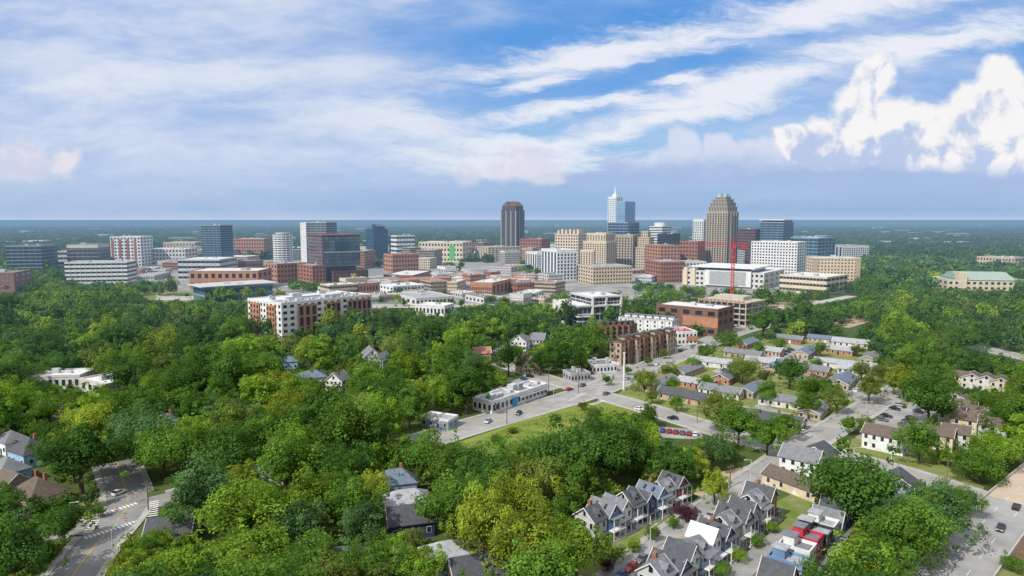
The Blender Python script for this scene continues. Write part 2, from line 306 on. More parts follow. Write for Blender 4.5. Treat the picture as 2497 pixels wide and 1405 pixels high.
for p in (.28,.54): MB().prism([(a+w*p,d*.3),(a+w*(p+.2),d*.3),(a+w*(p+.2),d*.7),(a+w*p,d*.7)],z(480),z(472),[(a+w*(p+.04),d*.4),(a+w*(p+.16),d*.4),(a+w*(p+.16),d*.6),(a+w*(p+.04),d*.6)]).build('crown_roof','roof_green',o)
MB().box(a+w*.45,a+w*.55,d*.3,d*.6,z(482),z(475)).build('crown_wall','stone',o)
for i in range(4): MB().box(a+w*i/4-.6,a+w*i/4+1.6,-.9,.2,0,z(519)).build('pier','tan',o)
for i in range(1,4): MB().box(b-.2,b+.9,d*i/4,d*i/4+2,0,z(517)).build('pier','tan',o)
clear_rect(1722,1794,473,640,Y)
o,a,b,d,Y=site('stepped_tower','stepped cream tower with dark window columns at centre',"building",1420,1502,662,.7,-24)
w=b-a
body(o,a,b,0,d,0,z(590),-24,'cream','gdark','vert',14,10,5)
body(o,a+w*.12,b-w*.06,d*.1,d*.9,z(590)+.3,z(570),-24,'cream','gdark','vert',4,7,4)
body(o,a-w*.08,b-w*.5,-3,d*.6,0,z(612),-24,'cream','gdark','vert',11,5,3)
clear_rect(1421,1500,570,655,Y)
o,a,b,d,Y=site('stepped_tower','small tan stepped tower with a narrow top right of the grey brown slab',"building",1545,1602,656,.7,-24)
w=b-a
body(o,a,b,0,d,0,z(605),-24,'beige','gdark','grid',8,7,4); body(o,a+w*.15,b-w*.15,d*.15,d*.85,z(605)+.3,z(580),-24,'beige','gdark','grid',5,5,3); body(o,a+w*.3,b-w*.3,d*.3,d*.7,z(580)+.3,z(566),-24,'beige','gdark','grid',2,3,2)
clear_rect(1547,1600,568,648,Y)
X,Y=G(684,650); t=pj(X,Y,0)[2]; r=23*t/F; h=zat(Y,572)
o=T('round_tower','round white hotel tower with balconies ring by ring','building',(X,Y+r,0)); FOOT.append((X,Y+r,0,-r,r,-r,r))
MB().tube((0,0,0),(0,0,h),r*.92,n=28).build('drum_wall','gdark',o)
for k in range(14): MB().tube((0,0,h*(k+.1)/14),(0,0,h*(k+.62)/14),r,n=28).build('balcony_ring','white',o)
for k in range(14):
    t=2*math.pi*k/14; MB().tube((r*.97*math.cos(t),r*.97*math.sin(t),0),(r*.97*math.cos(t),r*.97*math.sin(t),h),.9,n=4).build('pier','white',o)
MB().tube((0,0,h+.02),(0,0,h+3),r*.75,n=24).build('roof_drum','lgrey',o); clear_rect(662,706,568,640,Y)
o,a,b,d,Y=site('stacked_offices','large dark glass offices with red banded sides over a stepped base',"building",748,880,696,.74,22)
w=b-a
body(o,a+w*.06,b,0,d,z(652),z(577),22,'charcoal','gmid','glass',9,6,0,'roof_dark',2,bt=.12)
for k in range(9):
    zz=z(652)+k*(z(577)-z(652))/9; MB().box(a+w*.06-.7,a+w*.11,-.5,d*.9,zz,zz+.4*(z(577)-z(652))/9).build('red_band','mutedred',o)
MB().box(a+w*.38,a+w*.72,-.45,.2,z(612),z(590)).build('glass_bay','gblue',o)
MB().box(a+w*.11+.1,b+.5,-1.2,d*.5,z(618),z(615)).build('ledge','grey',o)
MB().box(a+w*.06-1,b+1,-1,d+1,z(577)+.95,z(577)+2.2).build('roof_frame','mutedred',o)
body(o,a+w*.12,b-w*.1,2,d-1,0,z(652)-.3,22,'dark','gdark','glass',3,5,3,par=False)
body(o,a+w*.25,b+w*.14,-7,d*.7,0,z(664),22,'darkbrick','gdark','grid',4,10,4,'roof_mid',1)
body(o,a-w*.22,a+w*.1,-4,d,0,z(648),22,'brick','gdark','grid',5,4,5,'roof_mid',1)
MB().box(b-w*.3,b-w*.18,-7.6,-6.8,z(690),z(670)).build('yellow_sign_panel','yellow',o)
clear_rect(735,895,577,690,Y)
o,a,b,d,Y=site('convention_hall','broad white convention hall with a grey mural screen and thin white roof',"building",1662,1912,706,.8,-16)
w=b-a; body(o,a,b,0,d,0,z(668),-16,'offwhite','gdark','grid',3,18,4,'roof_white',2)
MB().box(a+w*.3,a+w*.86,-4,-1,z(702),z(664)).build('screen_frame','white',o); MB().box(a+w*.36,a+w*.8,-4.4,-3.9,z(699),z(666)).build('mural_screen','grey',o)
MB().box(a+w*.12,b-w*.1,-3,d*.8,z(658),z(655)).build('roof_canopy','white',o); MB().box(a+w*.18,b-w*.16,3,d*.7,z(668),z(658)).build('clerestory','gblue',o)
for k in (.02,.12): MB().box(a+w*k,a+w*(k+.05),-2,4,0,z(660)).build('entry_pylon','cream',o)
clear_rect(1664,1908,656,695,Y)
o,a,b,d,Y=site('apartment_block','six-storey brick and white apartment block with dark bays beyond the left trees',"building",607,922,832,.74,29)
w=b-a; h=zat(Y,742); cw=17.
body(o,a,b,0,cw,0,h,29,'white','gdark','grid',6,14,3,'roof_mid',5)
body(o,a,a+cw,cw+.05,d,0,h-.3,29,'white','gdark','grid',6,0,7,'roof_white',3)
body(o,a+cw+.05,b,d-cw,d,0,h-.5,29,'white','gdark','grid',6,0,0,'roof_white',4)
body(o,b-cw,b,cw+.05,d-cw-.05,0,h-.4,29,'white','gdark','grid',6,0,0,'roof_white',2)
for q0,q1 in((.16,.36),(.46,.62),(.7,.98)):
    MB().box(a+w*q0,a+w*q1,-1.1,.2,0,h*.93).build('brick_bay','orange',o)
    n=int((q1-q0)/.052)
    for i in range(n):
        x=a+w*(q0+(q1-q0)*(i+.5)/n)
        for k in range(3): put(winmesh(w*.036,h*.24,'gdark'),'bay_window',o,(x,-1.1,h*(.06+k*.29)))
for q0,q1 in((.16,.4),(.62,.9)):
    MB().box(a-1.0,a+.2,d*q0,d*q1,0,h*.93).build('brick_bay','orange',o)
    for i in range(3):
        for k in range(6): put(winmesh(1.9,h*.09,'gdark'),'bay_window',o,(a-1.0,d*(q0+(q1-q0)*(i+.5)/3),h*(.05+k*.148)),rad(-90))
MB().box(a-.4,b+.4,-.6,.3,-.0,3.6).build('ground_floor','brick',o)
for i in range(14): MB().box(a+w*(.08+.062*i),a+w*(.08+.062*i)+2,6+3*(i%2),8+3*(i%2),h+.2,h+1.5).build('rooftop_unit','lgrey',o)
clear_rect(611,918,716,818,Y)
o,a,b,d,Y=site('office_block','modern black glass office with thick white frames beyond the avenue',"building",1346,1515,800,.62,27)
w=b-a; h=zat(Y,728)
body(o,a,b,0,d,0,h*.72,27,'lgrey','gdark','glass',3,10,5,'roof_white',2); body(o,a+w*.3,b,0,d*.8,h*.72+.3,h,27,'lgrey','gdark','glass',2,8,4,'roof_white',3)
for q in(.3,.62,.97): MB().box(a+w*q,a+w*q+1.4,-1.6,2,h*.1,h+1.2).build('white_frame','white',o)
for z_ in(h*.1,h*.7,h+.2): MB().box(a+w*.3+1.4,b-.8,-1.6,.6,z_,z_+1.2).build('white_frame','white',o)
for z_ in(h*.36,h*.72): MB().box(a-1,a+w*.3,-1.4,d*.9,z_,z_+.9).build('white_frame','white',o)
MB().box(a-1.2,a+.3,d*.5,d,0,h*.75).build('end_wall','white',o); clear_rect(1348,1512,716,792,Y)
o,a,b,d,Y=site('unfinished_building','concrete frame under construction with tan slabs behind the theatre block',"building",1700,1864,798,.72,-26)
w=b-a; h=zat(Y,742)
for k in range(5): MB().box(a,b,0,d,h*k/4,h*k/4+.8).build('floor_slab','deck',o)
for k in range(4):
    for i in range(9): MB().box(a+(w-1)*i/8,a+(w-1)*i/8+.8,.4,1.2,h*k/4+.8,h*(k+1)/4).build('column','concrete',o)
    for j in range(1,4): MB().box(b-1.2,b-.4,(d-1)*j/3,(d-1)*j/3+.8,h*k/4+.8,h*(k+1)/4).build('column','concrete',o)
MB().box(a+w*.2,b-w*.2,d*.35,d*.8,.8,h+4).build('core_wall','concrete',o)
for i in range(12): MB().box(a+w*i/12,a+w*(i+.7)/12,-.3,.0,h+.8,h+1.9).build('guard_panel','orange',o)
clear_rect(1790,1862,742,792,Y)
X,Y=G(1783,778); o=T('tower_crane','tall red tower crane rising over the unfinished concrete frame','crane',(X,Y,0),rad(2))
zt=zat(Y,598); s=1.0
mb=MB()
for x in(-s,s):
    for y in(-s,s): mb.tube((x,y,0),(x,y,zt),.2,n=4)
n=int(zt/3)
for k in range(n):
    z0_,z1_=zt*k/n,zt*(k+1)/n; e=1 if k%2 else -1
    mb.tube((-s*e,-s,z0_),(s*e,-s,z1_),.12,n=4).tube((-s*e,s,z0_),(s*e,s,z1_),.12,n=4).tube((-s,-s*e,z0_),(-s,s*e,z1_),.12,n=4).tube((s,-s*e,z0_),(s,s*e,z1_),.12,n=4)
mb.build('mast','crane_red',o)
def jib(x0,x1,z,nm):
    j=MB(); n=max(3,int(abs(x1-x0)/3)); 
    j.tube((x0,-.8,z),(x1,-.8,z),.14,n=4).tube((x0,.8,z),(x1,.8,z),.14,n=4).tube((x0,0,z+1.9),(x1,0,z+1.2),.15,n=4)
    for k in range(n):
        p=x0+(x1-x0)*k/n;q=x0+(x1-x0)*(k+.5)/n;r_=x0+(x1-x0)*(k+1)/n
        for y in(-.8,.8): j.tube((p,y,z),(q,0,z+1.6),.08,n=4).tube((q,0,z+1.6),(r_,y,z),.08,n=4)
    j.build(nm,'crane_red',o)
k=pj(X,Y,zt)[2]/F
jib(-85*k,0,zt,'jib'); jib(0,30*k,zt,'counter_jib'); MB().box(20*k,30*k,-1.3,1.3,zt-2.5,zt+.3).build('counterweight','crane_red',o); MB().box(-1.4,1.4,-2.6,-.9,zt-2.8,zt).build('cab','red',o)
MB().tube((0,0,zt),(0,0,zt+6),.6,.2,4).build('apex','crane_red',o); MB().tube((0,0,zt+6),(-60*k,0,zt+2),.08,n=4).tube((0,0,zt+6),(25*k,0,zt+1),.08,n=4).build('stay_cable','crane_red',o)
clear_rect(1779,1789,600,770,Y)
# ---------------- houses
def house(px,py,w,d,hw,hr,rot,wall,roof,base=None,label=None,st='gable',ax='x',fl=1,wins=(3,2),chim=0,porch=0,dorm=0,name='house',cat='house',group=None,trim='white',vis=.7,door=True,deckroof=0,sky=0,xy=None):
    x,y=xy or G(px,py); o=T(name,label or '',cat,(x,y,0),rad(rot),group); a,b=w/2,d/2
    if base: AUTO.append((o,base,x,y))
    FOOT.append((x,y,rad(rot),-a-1,a+1,-b-1,b+1)); near=y<300
    m=MB().box(-a,a,-b,b,0,hw); A,B=(a,b) if ax=='x' else (b,a); e=.45; k=hr/B
    if st=='gable': m.extr([(-B,hw),(B,hw),(0,hw+hr)],-A,A,ax)
    m.build('wall',wall,o)
    if st=='gable':
        u=hw+.02; rf=MB().extr([(-B-e,u-k*e),(0,u+hr),(B+e,u-k*e),(B+e,u-k*e+.22),(0,u+hr+.25),(-B-e,u-k*e+.22)],-A-e,A+e,ax).build('roof',roof,o)
        for s_ in (-1,1):
            q=[(-B-e,u-k*e-.02),(0,u+hr-.02),(B+e,u-k*e-.02),(B+e,u-k*e+.25),(0,u+hr+.29),(-B-e,u-k*e+.25)]; t0=s_*(A+e); MB().extr(q,t0,t0+s_*.12,ax).build('bargeboard',trim,o)
    elif st=='hip':
        rl=max(A-B,0.3); q=(lambda s,t,z:(s,t,z)) if ax=='x' else (lambda s,t,z:(t,s,z))
        z=hw; v=[q(-A-e,-B-e,z),q(A+e,-B-e,z),q(A+e,B+e,z),q(-A-e,B+e,z),q(-rl,0,z+hr),q(rl,0,z+hr)]
        rf=MB().add(v,[(3,2,1,0),(0,1,5,4),(1,2,5),(2,3,4,5),(3,0,4)]).build('roof',roof,o)
    else:
        rf=MB().box(-a+.3,a-.3,-b+.3,b-.3,hw-.1,hw+.12).build('roof',roof,o)
        q=MB(); q.box(-a-.1,a+.1,-b-.1,-b+.28,hw-.2,hw+.8).box(-a-.1,a+.1,b-.28,b+.1,hw-.2,hw+.8).box(-a-.1,-a+.28,-b+.28,b-.28,hw-.2,hw+.8).box(a-.28,a+.1,-b+.28,b-.28,hw-.2,hw+.8).build('parapet',wall if deckroof==2 else trim,o)
        if deckroof:
            MB().box(-a*.5,a*.6,b*.1,b*.8,hw+.12,hw+2.4).build('roof_pavilion',wall,o); MB().box(-a*.6,a*.7,b*.0,b*.9,hw+2.4,hw+2.6).build('pavilion_roof',roof,o)
    fh=hw/fl; wh=min(1.5,fh*.52); ww=1.1 if w>5 else .9
    def win(x_,y_,z_,r_):
        if near:
            wd=put(winmesh(ww+.24,wh+.24,trim),'window',o,(x_,y_,z_-.12),r_); put(winmesh(ww,wh,'gdark'),'pane',wd,(0,-.03,.12))
        else: put(winmesh(ww,wh,'gdark',trim),'window',o,(x_,y_,z_),r_)
    for f in range(fl):
        z=f*fh+fh*.33
        for i in range(wins[0]):
            xx=-a+w*(i+.5)/wins[0]
            if f==0 and door and i==wins[0]//2: MB().box(xx-.55,xx+.55,-b-.07,-b+.1,.15,2.3).build('door',R.choice(['maroon','dark','white']),o)
            else: win(xx,-b,z,0)
        for i in range(wins[1]):
            yy=-b+d*(i+.5)/wins[1]; win(-a,yy,z,rad(-90)); win(a,yy,z,rad(90))
    if st=='gable' and ax=='y' and hr>2: win(0,-b,hw+hr*.22,0)
    if st=='gable' and ax=='x' and hr>2: win(-a,0,hw+hr*.2,rad(-90))
    for i in range(chim): MB().box(a*(.3-.7*i)-.45,a*(.3-.7*i)+.45,b*.15,b*.15+.9,hw+hr*.3,hw+hr+1.1).build('chimney','brick',o)
    if porch:
        for f in range(porch):
            z=2.75+f*fh
            MB().box(-a,a,-b-1.9,-b-.02,z,z+.22).build('porch_roof',roof if f==porch-1 else 'white',o)
            for i in range(3): MB().box(-a+.1+(w-.35)*i/2,-a+.28+(w-.35)*i/2,-b-1.85,-b-1.67,.4 if f==0 else z-fh+.22,z).build('porch_post','white',o)
        MB().box(-a,a,-b-1.9,-b-.02,0,.4).build('porch_floor','lgrey',o)
    for i in range(dorm):
        xx=(-a+w*(i+.5)/dorm); dz=hw+hr*.15; dm=MB().box(xx-.9,xx+.9,-b*.8,-b*.1,dz,dz+hr*.42).extr([(xx-.9,dz+hr*.42),(xx+.9,dz+hr*.42),(xx,dz+hr*.42+.9)],-b*.8,-b*.1,'y').build('dormer',wall,o)
        zz=dz+hr*.42; MB().extr([(xx-1.15,zz-.2),(xx,zz+.98),(xx+1.15,zz-.2),(xx+1.15,zz),(xx,zz+1.2),(xx-1.15,zz)],-b*.9,-b*.0,'y').build('dormer_roof',roof,dm); put(winmesh(1,hr*.3,'gdark',trim),'window',dm,(xx,-b*.8,dz+.15))
    if sky and st=='gable':
        for i in(-1,1):
            t=.5; s0=-B*t; z0=hw+hr*(1-t)+.34
            q=[(s0-.5,z0-.5*k),(s0+.5,z0+.5*k),(s0+.5,z0+.5*k+.1),(s0-.5,z0-.5*k+.1)]; MB().extr(q,i*A*.4-.4,i*A*.4+.4,ax).build('skylight','gdark',rf)
    pts=[pj(x+i*.8*max(a,b),y,zz)[:2] for i in(-1,1) for zz in(hw*(1-vis),hw+hr*.9)]
    xs=[p[0] for p in pts]; ys=[p[1] for p in pts]; clear_rect(min(xs),max(xs),min(ys),max(ys),y,10)
    return o
GR=-38
for px,py,L,ax,wl,rf in [(1740,893,24,'x','offwhite','roof_mid'),(1813,872,22,'x','tan','roof_grey'),(1820,845,20,'y','brick','roof_blue'),(1890,905,23,'y','tan','roof_blue'),(1965,868,25,'y','tan','roof_blue'),(2042,862,20,'x','orange','roof_mid'),(2060,898,32,'x','offwhite','roof_mid'),(2125,882,21,'y','tan','roof_grey'),(2075,845,22,'x','offwhite','roof_mid'),(2010,835,20,'x','tan','roof_blue'),(1675,912,24,'y','tan','roof_grey'),(1612,945,25,'y','tan','roof_grey'),(1680,980,29,'x','tan','roof_dark'),(1835,960,21,'y','tan','roof_blue'),(2055,940,24,'y','tan','roof_blue'),(1915,990,22,'x','offwhite','roof_grey'),(1870,1035,29,'x','brick','roof_dark'),(1925,835,18,'x','brick','roof_grey'),(2085,912,16,'x','offwhite','roof_mid'),(1770,930,18,'y','orange','roof_grey'),(1760,965,20,'x','offwhite','roof_grey'),(1980,912,18,'x','orange','roof_grey'),(1855,892,16,'x','brick','roof_mid'),(1985,1012,18,'y','tan','roof_grey'),(1700,945,18,'x','orange','roof_mid'),(1880,865,14,'x','tan','roof_mid')]:
    house(px,py,L if ax=='x' else 9,9 if ax=='x' else L,3.1,R.uniform(1.6,2.3),GR+R.uniform(-4,4),wl,rf,base='low {} flats block with {} roof'.format({'offwhite':'white','tan':'tan brick','brick':'red brick','orange':'orange brick'}[wl],{'roof_mid':'pale grey','roof_grey':'grey','roof_blue':'slate blue','roof_dark':'dark'}[rf]),ax=ax,wins=(6,3) if ax=='x' else (3,6),name='low_flats',cat='flats',vis=.9,chim=R.randint(0,1))
for i,(px,py) in enumerate([(2335,940),(2370,945),(2405,950),(2440,957),(2330,998),(2350,1018),(2372,1035),(2395,1052),(2420,1066),(2350,1050),(2320,1036),(2330,1085),(2290,1090)]):
    house(px,py,9,9,5.6,2.2,GR+R.choice((0,0,90)),'offwhite' if i%3 else 'cream','roof_brown',base='cream terrace house with brown roof',fl=2,wins=(3,2),name='terrace_house',vis=.8,ax=R.choice('xy'))
house(2160,1095,14,9,6,2.6,GR-8,'white','roof_brown',label='white two-storey house with brown roof below the right parking lot',fl=2,wins=(5,2),vis=.95)
house(2198,1092,8,8,5,2.2,GR-8,'white','roof_brown',label='smaller white wing house beside the white two-storey house',fl=2,wins=(2,2),ax='y',vis=.95)
for i in range(7):
    t=i/6; px=1512+t*112; py=886-t*24
    house(px,py,7.5,13,13.5,1,-35,'brown' if i%2 else 'tan','roof_dark',base='brown narrow townhouse with flat dark roof',st='flat',fl=4,wins=(2,3),name='townhouse',trim='brown',vis=.9,deckroof=1)
for i in range(6):
    t=i/5; px=1462+t*70; py=838-t*4
    house(px,py,7.5,12,12,1,-35,'brown','roof_dark',base='dark brown townhouse with flat roof',st='flat',fl=4,wins=(2,3),name='townhouse',trim='brown',vis=.8,deckroof=1)
for i in range(7):
    t=i/6; px=1528+t*105; py=812+t*9
    house(px,py,8,12,12,1,-35,'white','roof_grey',base='white townhouse with flat roof',st='flat',fl=4,wins=(2,3),name='townhouse',trim='lgrey',vis=.8,deckroof=1)
HS=[(905,888,9,12,6,4,20,'white','roof_grey','white gabled house with grey roof right of the brick apartment block','gable','y',2,1,1),(930,898,8,10,5.5,3.5,-20,'lblue','roof_grey','pale blue gabled house beside the white gabled house','gable','y',2,0,0),
(760,935,14,10,4,3.2,25,'lgrey','roof_blue','slate-roofed bungalow among the left middle trees','hip','x',1,1,0),(825,950,9,9,5.5,3.6,-15,'white','roof_grey','white gabled house right of the slate-roofed bungalow','gable','y',2,0,1),(705,900,10,9,5,3,15,'lblue','roof_blue','small blue-roofed house left of the slate-roofed bungalow','hip','x',1,0,0),
(405,1062,11,9,5,4,18,'white','roof_grey','white house with grey hipped roof among the left trees','hip','x',2,1,1),(1072,1038,13,8,3.6,2.4,-25,'bluegrey','roof_mid','grey-blue flat shed left of the shop strip','flat','x',1,0,0),
(1285,908,10,12,6,4,25,'cream','roof_brown','cream gabled house behind the shop strip','gable','y',2,1,1),(1270,852,11,10,6,4,-20,'white','roof_grey','white gabled house beyond the middle trees, the left one','gable','y',2,0,1),(1312,848,10,10,6,4,-20,'lgrey','roof_grey','grey gabled house beyond the middle trees, the right one','gable','x',2,1,1),
(1175,878,10,9,5,3,10,'tan','roof_orange','small tan house with reddish roof among the middle trees','gable','x',1,0,0),(1225,872,10,9,4.5,3,-10,'lgrey','roof_mid','small grey house right of the reddish-roofed house','hip','x',1,0,0),
(75,1130,11,9,5,4.5,-30,'lblue','roof_dark','pale blue house with dark hipped roof at far left','hip','x',1,1,0),(20,1175,11,9,4.5,4,-30,'lblue','roof_grey','pale blue house with grey roof cut by the left edge','hip','x',1,0,0),(95,1235,13,11,4.6,4.6,-28,'cream','roof_brown','cream house with two chimneys by the left junction','hip','x',1,2,1),(30,1100,9,8,4.5,3.5,-30,'white','roof_grey','white-walled house behind the dark hipped one at far left','hip','x',1,0,0),(30,1210,9,9,4.5,3.5,-30,'taupe','roof_brown','taupe house with brown roof left of the two-chimney house','gable','x',1,0,0),
(965,1212,12,8,5.5,3.6,15,'bluegrey','roof_blue','blue-grey house with hipped slate roof, nearer centre','hip','x',1,1,0),(992,1252,13,8,4.6,2.8,17,'sage','roof_mid','wide bungalow with pale metal roof below the slate-roofed house','hip','x',1,0,1),(1000,1300,12,8,4.5,3.4,17,'navy','roof_dark','navy gabled house below the pale metal roof','gable','x',1,0,0),(1085,1385,11,8,4.2,2.8,20,'lblue','roof_mid','pale blue bungalow with grey roof at the bottom','hip','x',1,0,0),(1160,1430,12,9,4.2,3.6,20,'taupe','roof_dark','dark roofed bungalow cut by the bottom edge','gable','x',1,1,0),(660,1180,9,7,4,2.6,10,'lgrey','roof_mid','small grey roof deep among the foreground trees','gable','x',1,0,0),
(420,1318,11,8,3.8,2.6,12,'taupe','roof_dark','brown dark-roofed bungalow right of the left junction','gable','x',1,0,1),(830,1400,11,8,4,3,8,'lblue','roof_grey','grey-roofed bungalow among the bottom trees','hip','x',1,0,0),
(1955,1155,12,9,6,3.2,-42,'white','roof_grey','white two-storey house right of the side street','gable','x',2,0,0),(1995,1142,10,9,5.6,3,-42,'lgrey','roof_dark','grey house behind the white two-storey house','gable','y',2,0,0),(1940,1195,19,8,3.2,2.2,-58,'cream','roof_brown','long cream single-storey house beside the side street','gable','x',1,0,0),(2190,1215,13,10,4,4.2,-30,'bluegrey','roof_dark','dark slate gabled house between the big right trees','gable','y',1,0,0)]
for px,py,w,d,hw,hr,ro,wl,rf,lb,st,ax,fl,ch,po in HS: house(px,py,w,d,hw,hr,ro,wl,rf,label=lb,st=st,ax=ax,fl=fl,chim=ch,porch=po,wins=(4,2),name='bungalow' if fl==1 else 'house',vis=.6 if py<1070 or px>1900 else .45 if 940<px<1010 or px<120 else .05)
# foreground townhouse rows: each row runs away from the camera along its street
def row(p0,p1,specs,wf,d,hw,hr,md=0):
    A0=np.array(G(*p0));A1=np.array(G(*p1)); n=len(specs); hd=math.degrees(math.atan2(*(A1-A0))); rz=90-hd
    sp=np.hypot(*(A1-A0))/(n-1); wf=min(wf,sp-.45)
    for i,(wl,rf,lb) in enumerate(specs):
        c=A0+(A1-A0)*i/(n-1); k=R.uniform(.88,1.08); kd=R.uniform(.85,1.1)
        gb=not md or i in(0,n-1,n-2)
        if md: house(0,0,wf,d*kd,hw*k*(.8 if gb else 1),3 if gb else 1,rz,wl,rf,label=lb,st='gable' if gb else 'flat',ax='y',fl=3,wins=(2,4),name='townhouse',deckroof=2,vis=.95,xy=tuple(c),porch=1,trim='white' if wl!='dark' else 'grey')
        else: house(0,0,wf,d*kd,hw*k,hr*k,rz,wl,rf,label=lb,ax='y' if i%3 else 'x',fl=2,wins=(2,3),dorm=0 if i%3 else 1,porch=2 if i%2 else 1,name='townhouse',chim=i%5==0,vis=.95,xy=tuple(c),sky=i%2)
row((1440,1316),(1640,1222),[('lgrey','roof_dark','grey gabled townhouse with white trim, leftmost of its row'),('steelblue','roof_grey','steel blue townhouse, second from the left in the far row'),('white','roof_grey','white gabled townhouse, third from the left in the far row'),('bluegrey','roof_dark','blue-grey gabled townhouse with porch in the middle of the far row'),('navy','roof_dark','navy townhouse with dark roof in the far row'),('lblue','roof_blue','pale blue townhouse with slate roof in the far row'),('white','roof_grey','white townhouse touching the red gabled one'),('crimson','roof_dark','red gabled townhouse at the far end of its row')],5.0,7.4,6.3,2.5)
row((1600,1462),(1852,1262),[('lgrey','roof_grey','light grey townhouse cut by the bottom edge, middle row'),('steelblue','roof_dark','steel blue townhouse near the bottom edge, middle row'),('white','roof_dark','white townhouse with dark roof near the bottom of the middle row'),('lblue','roof_grey','pale blue townhouse in the nearer half of the middle row'),('white','roof_white','white townhouse with pale metal roof in the middle row'),('steelblue','roof_dark','steel blue townhouse next to the pale metal roof'),('sage','roof_grey','sage green townhouse in the middle row'),('white','roof_dark','white townhouse right behind the sage one'),('lblue','roof_dark','pale blue townhouse with dark roof beyond the sage one'),('offwhite','roof_grey','off-white townhouse near the orange corner house'),('orange','roof_dark','orange brick corner townhouse with dark roof')],5.1,7.4,6.5,2.5)
row((1895,1462),(2035,1292),[('lgrey','roof_dark','grey gabled townhouse cut by the bottom edge, right row'),('steelblue','roof_mid','steel blue flat-roofed townhouse at the bottom right'),('white','roof_grey','white flat-roofed townhouse with terrace at the bottom right'),('red','roof_grey','red flat-roofed townhouse with terrace'),('dark','roof_mid','black flat-roofed townhouse with roof pavilion'),('white','roof_mid','white flat-roofed townhouse behind the black one'),('lblue','roof_grey','pale blue gabled townhouse next to the bright blue one'),('blue','roof_dark','bright blue townhouse at the end of the right row')],5.3,7.6,7.2,2.5,1)
# filler low-rises downtown + far roofs
def overl(x,y,r):
    for (X,Y,rz,x0,x1,y0,y1) in FOOT:
        dx,dy=x-X,y-Y;c,s=math.cos(-rz),math.sin(-rz);lx,ly=dx*c-dy*s,dx*s+dy*c
        if x0-r<lx<x1+r and y0-r<ly<y1+r: return True
    return False
n=0
for i in range(8000):
    if n>=150: break
    yb=R.uniform(616,748); px=R.uniform(300,2090) if yb<692 else R.uniform(820,1350)
    x,y=G(px,yb); w=R.choice((24,32,42,54,70,86) if i<3000 else (18,26,34))*R.uniform(.9,1.15)*(1 if yb>660 else 1.2)
    if overl(x,y+w*.3,w*.42): continue
    hh=(R.uniform(4.5,8.) if R.random()<.78 else R.uniform(9,15)) if yb>662 else R.uniform(9,32); wl=R.choice(['orange','brick','brick','white','offwhite','offwhite','beige','lgrey','lgrey','tan','cream','taupe'])
    yt=pj(x,y,hh)[1]; wp=w*F/pj(x,y,0)[2]; fl=max(1,int(hh/3.8))
    rel=R.choice((-24,24,30,-18)); sty=R.choice(['grid','band','band','vert']) if hh>9 else 'grid'
    bld('low_building','','building',px-wp/2,px+wp/2,yb,yt,R.uniform(.5,.78),rel,wl,'gdark',sty,fl,R.randint(8,15),5,R.choice(['roof_white','roof_white','roof_mid','roof_mid','roof_grey','roof_orange','roof_brown']),R.randint(1,4),yvis=yb-3,base={'orange':'low orange brick building','brick':'low red brick building','white':'low white building','offwhite':'low off-white building','beige':'low beige building','lgrey':'low grey building','tan':'low tan building','cream':'low cream building','taupe':'low grey-brown building'}[wl]); n+=1
for i in range(80):
    yb=R.uniform(548,606); px=R.uniform(20,2480); x,y=G(px,yb)
    if overl(x,y,60): continue
    w=R.uniform(25,80);hh=R.uniform(14,26)
    o=T('distant_building','distant pale low building among the far woods','building',(x,y,0),R.uniform(-.5,.5),'distant buildings among the far woods')
    wl=R.choice(['white','offwhite','lgrey','beige']); MB().box(-w/2,w/2,0,w*.4,0,hh).build('wall',wl,o); MB().box(-w/2-.5,w/2+.5,-.5,w*.4+.5,hh,hh+1).build('roof',R.choice(['roof_white','roof_mid']),o)
    for k in range(3): MB().box(-w/2+.5,w/2-.5,-.1,.1,hh*(k+.3)/3,hh*(k+.7)/3).build('window_band','gdark',o)
# ---------------- ground, roads
me=MB().add([(-60000,-200,0),(60000,-200,0),(60000,90000,0),(-60000,90000,0)],[(0,1,2,3)]); S(me.build('ground','ground'))
ROADS=[]
def smooth(p,it=2):
    for _ in range(it):
        q=[p[0]]
        for a,b in zip(p[:-1],p[1:]): q+=[(a[0]*.75+b[0]*.25,a[1]*.75+b[1]*.25),(a[0]*.25+b[0]*.75,a[1]*.25+b[1]*.75)]
        p=q+[p[-1]]
    return p
def resamp(p,st):
    p=np.array(p); s=np.r_[0,np.cumsum(np.hypot(*np.diff(p,axis=0).T))]; t=np.arange(0,s[-1],st)
    return np.c_[np.interp(t,s,p[:,0]),np.interp(t,s,p[:,1])]
def normals(p):
    t=np.gradient(p,axis=0); t/=np.hypot(t[:,0],t[:,1])[:,None]+1e-9; return np.c_[-t[:,1],t[:,0]]
def road(name,pxs,w,mt,walk=1,line=1,vis=1,z=None):
    p=resamp(smooth([G(*q) for q in pxs]),4.); z=z if z is not None else .03+.02*len(ROADS); ROADS.append((name,p,w,z,mt,walk,line,vis))
road('road',[(1000,1085),(1120,1048),(1250,1010),(1440,958),(1560,905),(1650,868),(1720,838),(1800,806),(1880,790)],16,'asphalt_old')
road('road',[(1440,958),(1560,990),(1700,1035),(1850,1080),(1945,1098)],12,'asphalt_old')
road('road',[(1440,958),(1370,935),(1300,912),(1215,885)],10,'asphalt_old')
road('road',[(2230,930),(2150,975),(2060,1028),(1960,1085),(1890,1140),(1800,1200),(1700,1275),(1600,1355),(1500,1440)],11,'asphalt_old')
road('road',[(1960,1085),(2080,1118),(2230,1158),(2400,1215),(2520,1260)],9,'asphalt_old')
road('road',[(140,1460),(215,1350),(268,1290),(318,1235),(300,1170),(280,1120)],11,'asphalt')
road('road',[(315,1240),(420,1215),(500,1190)],10,'asphalt')
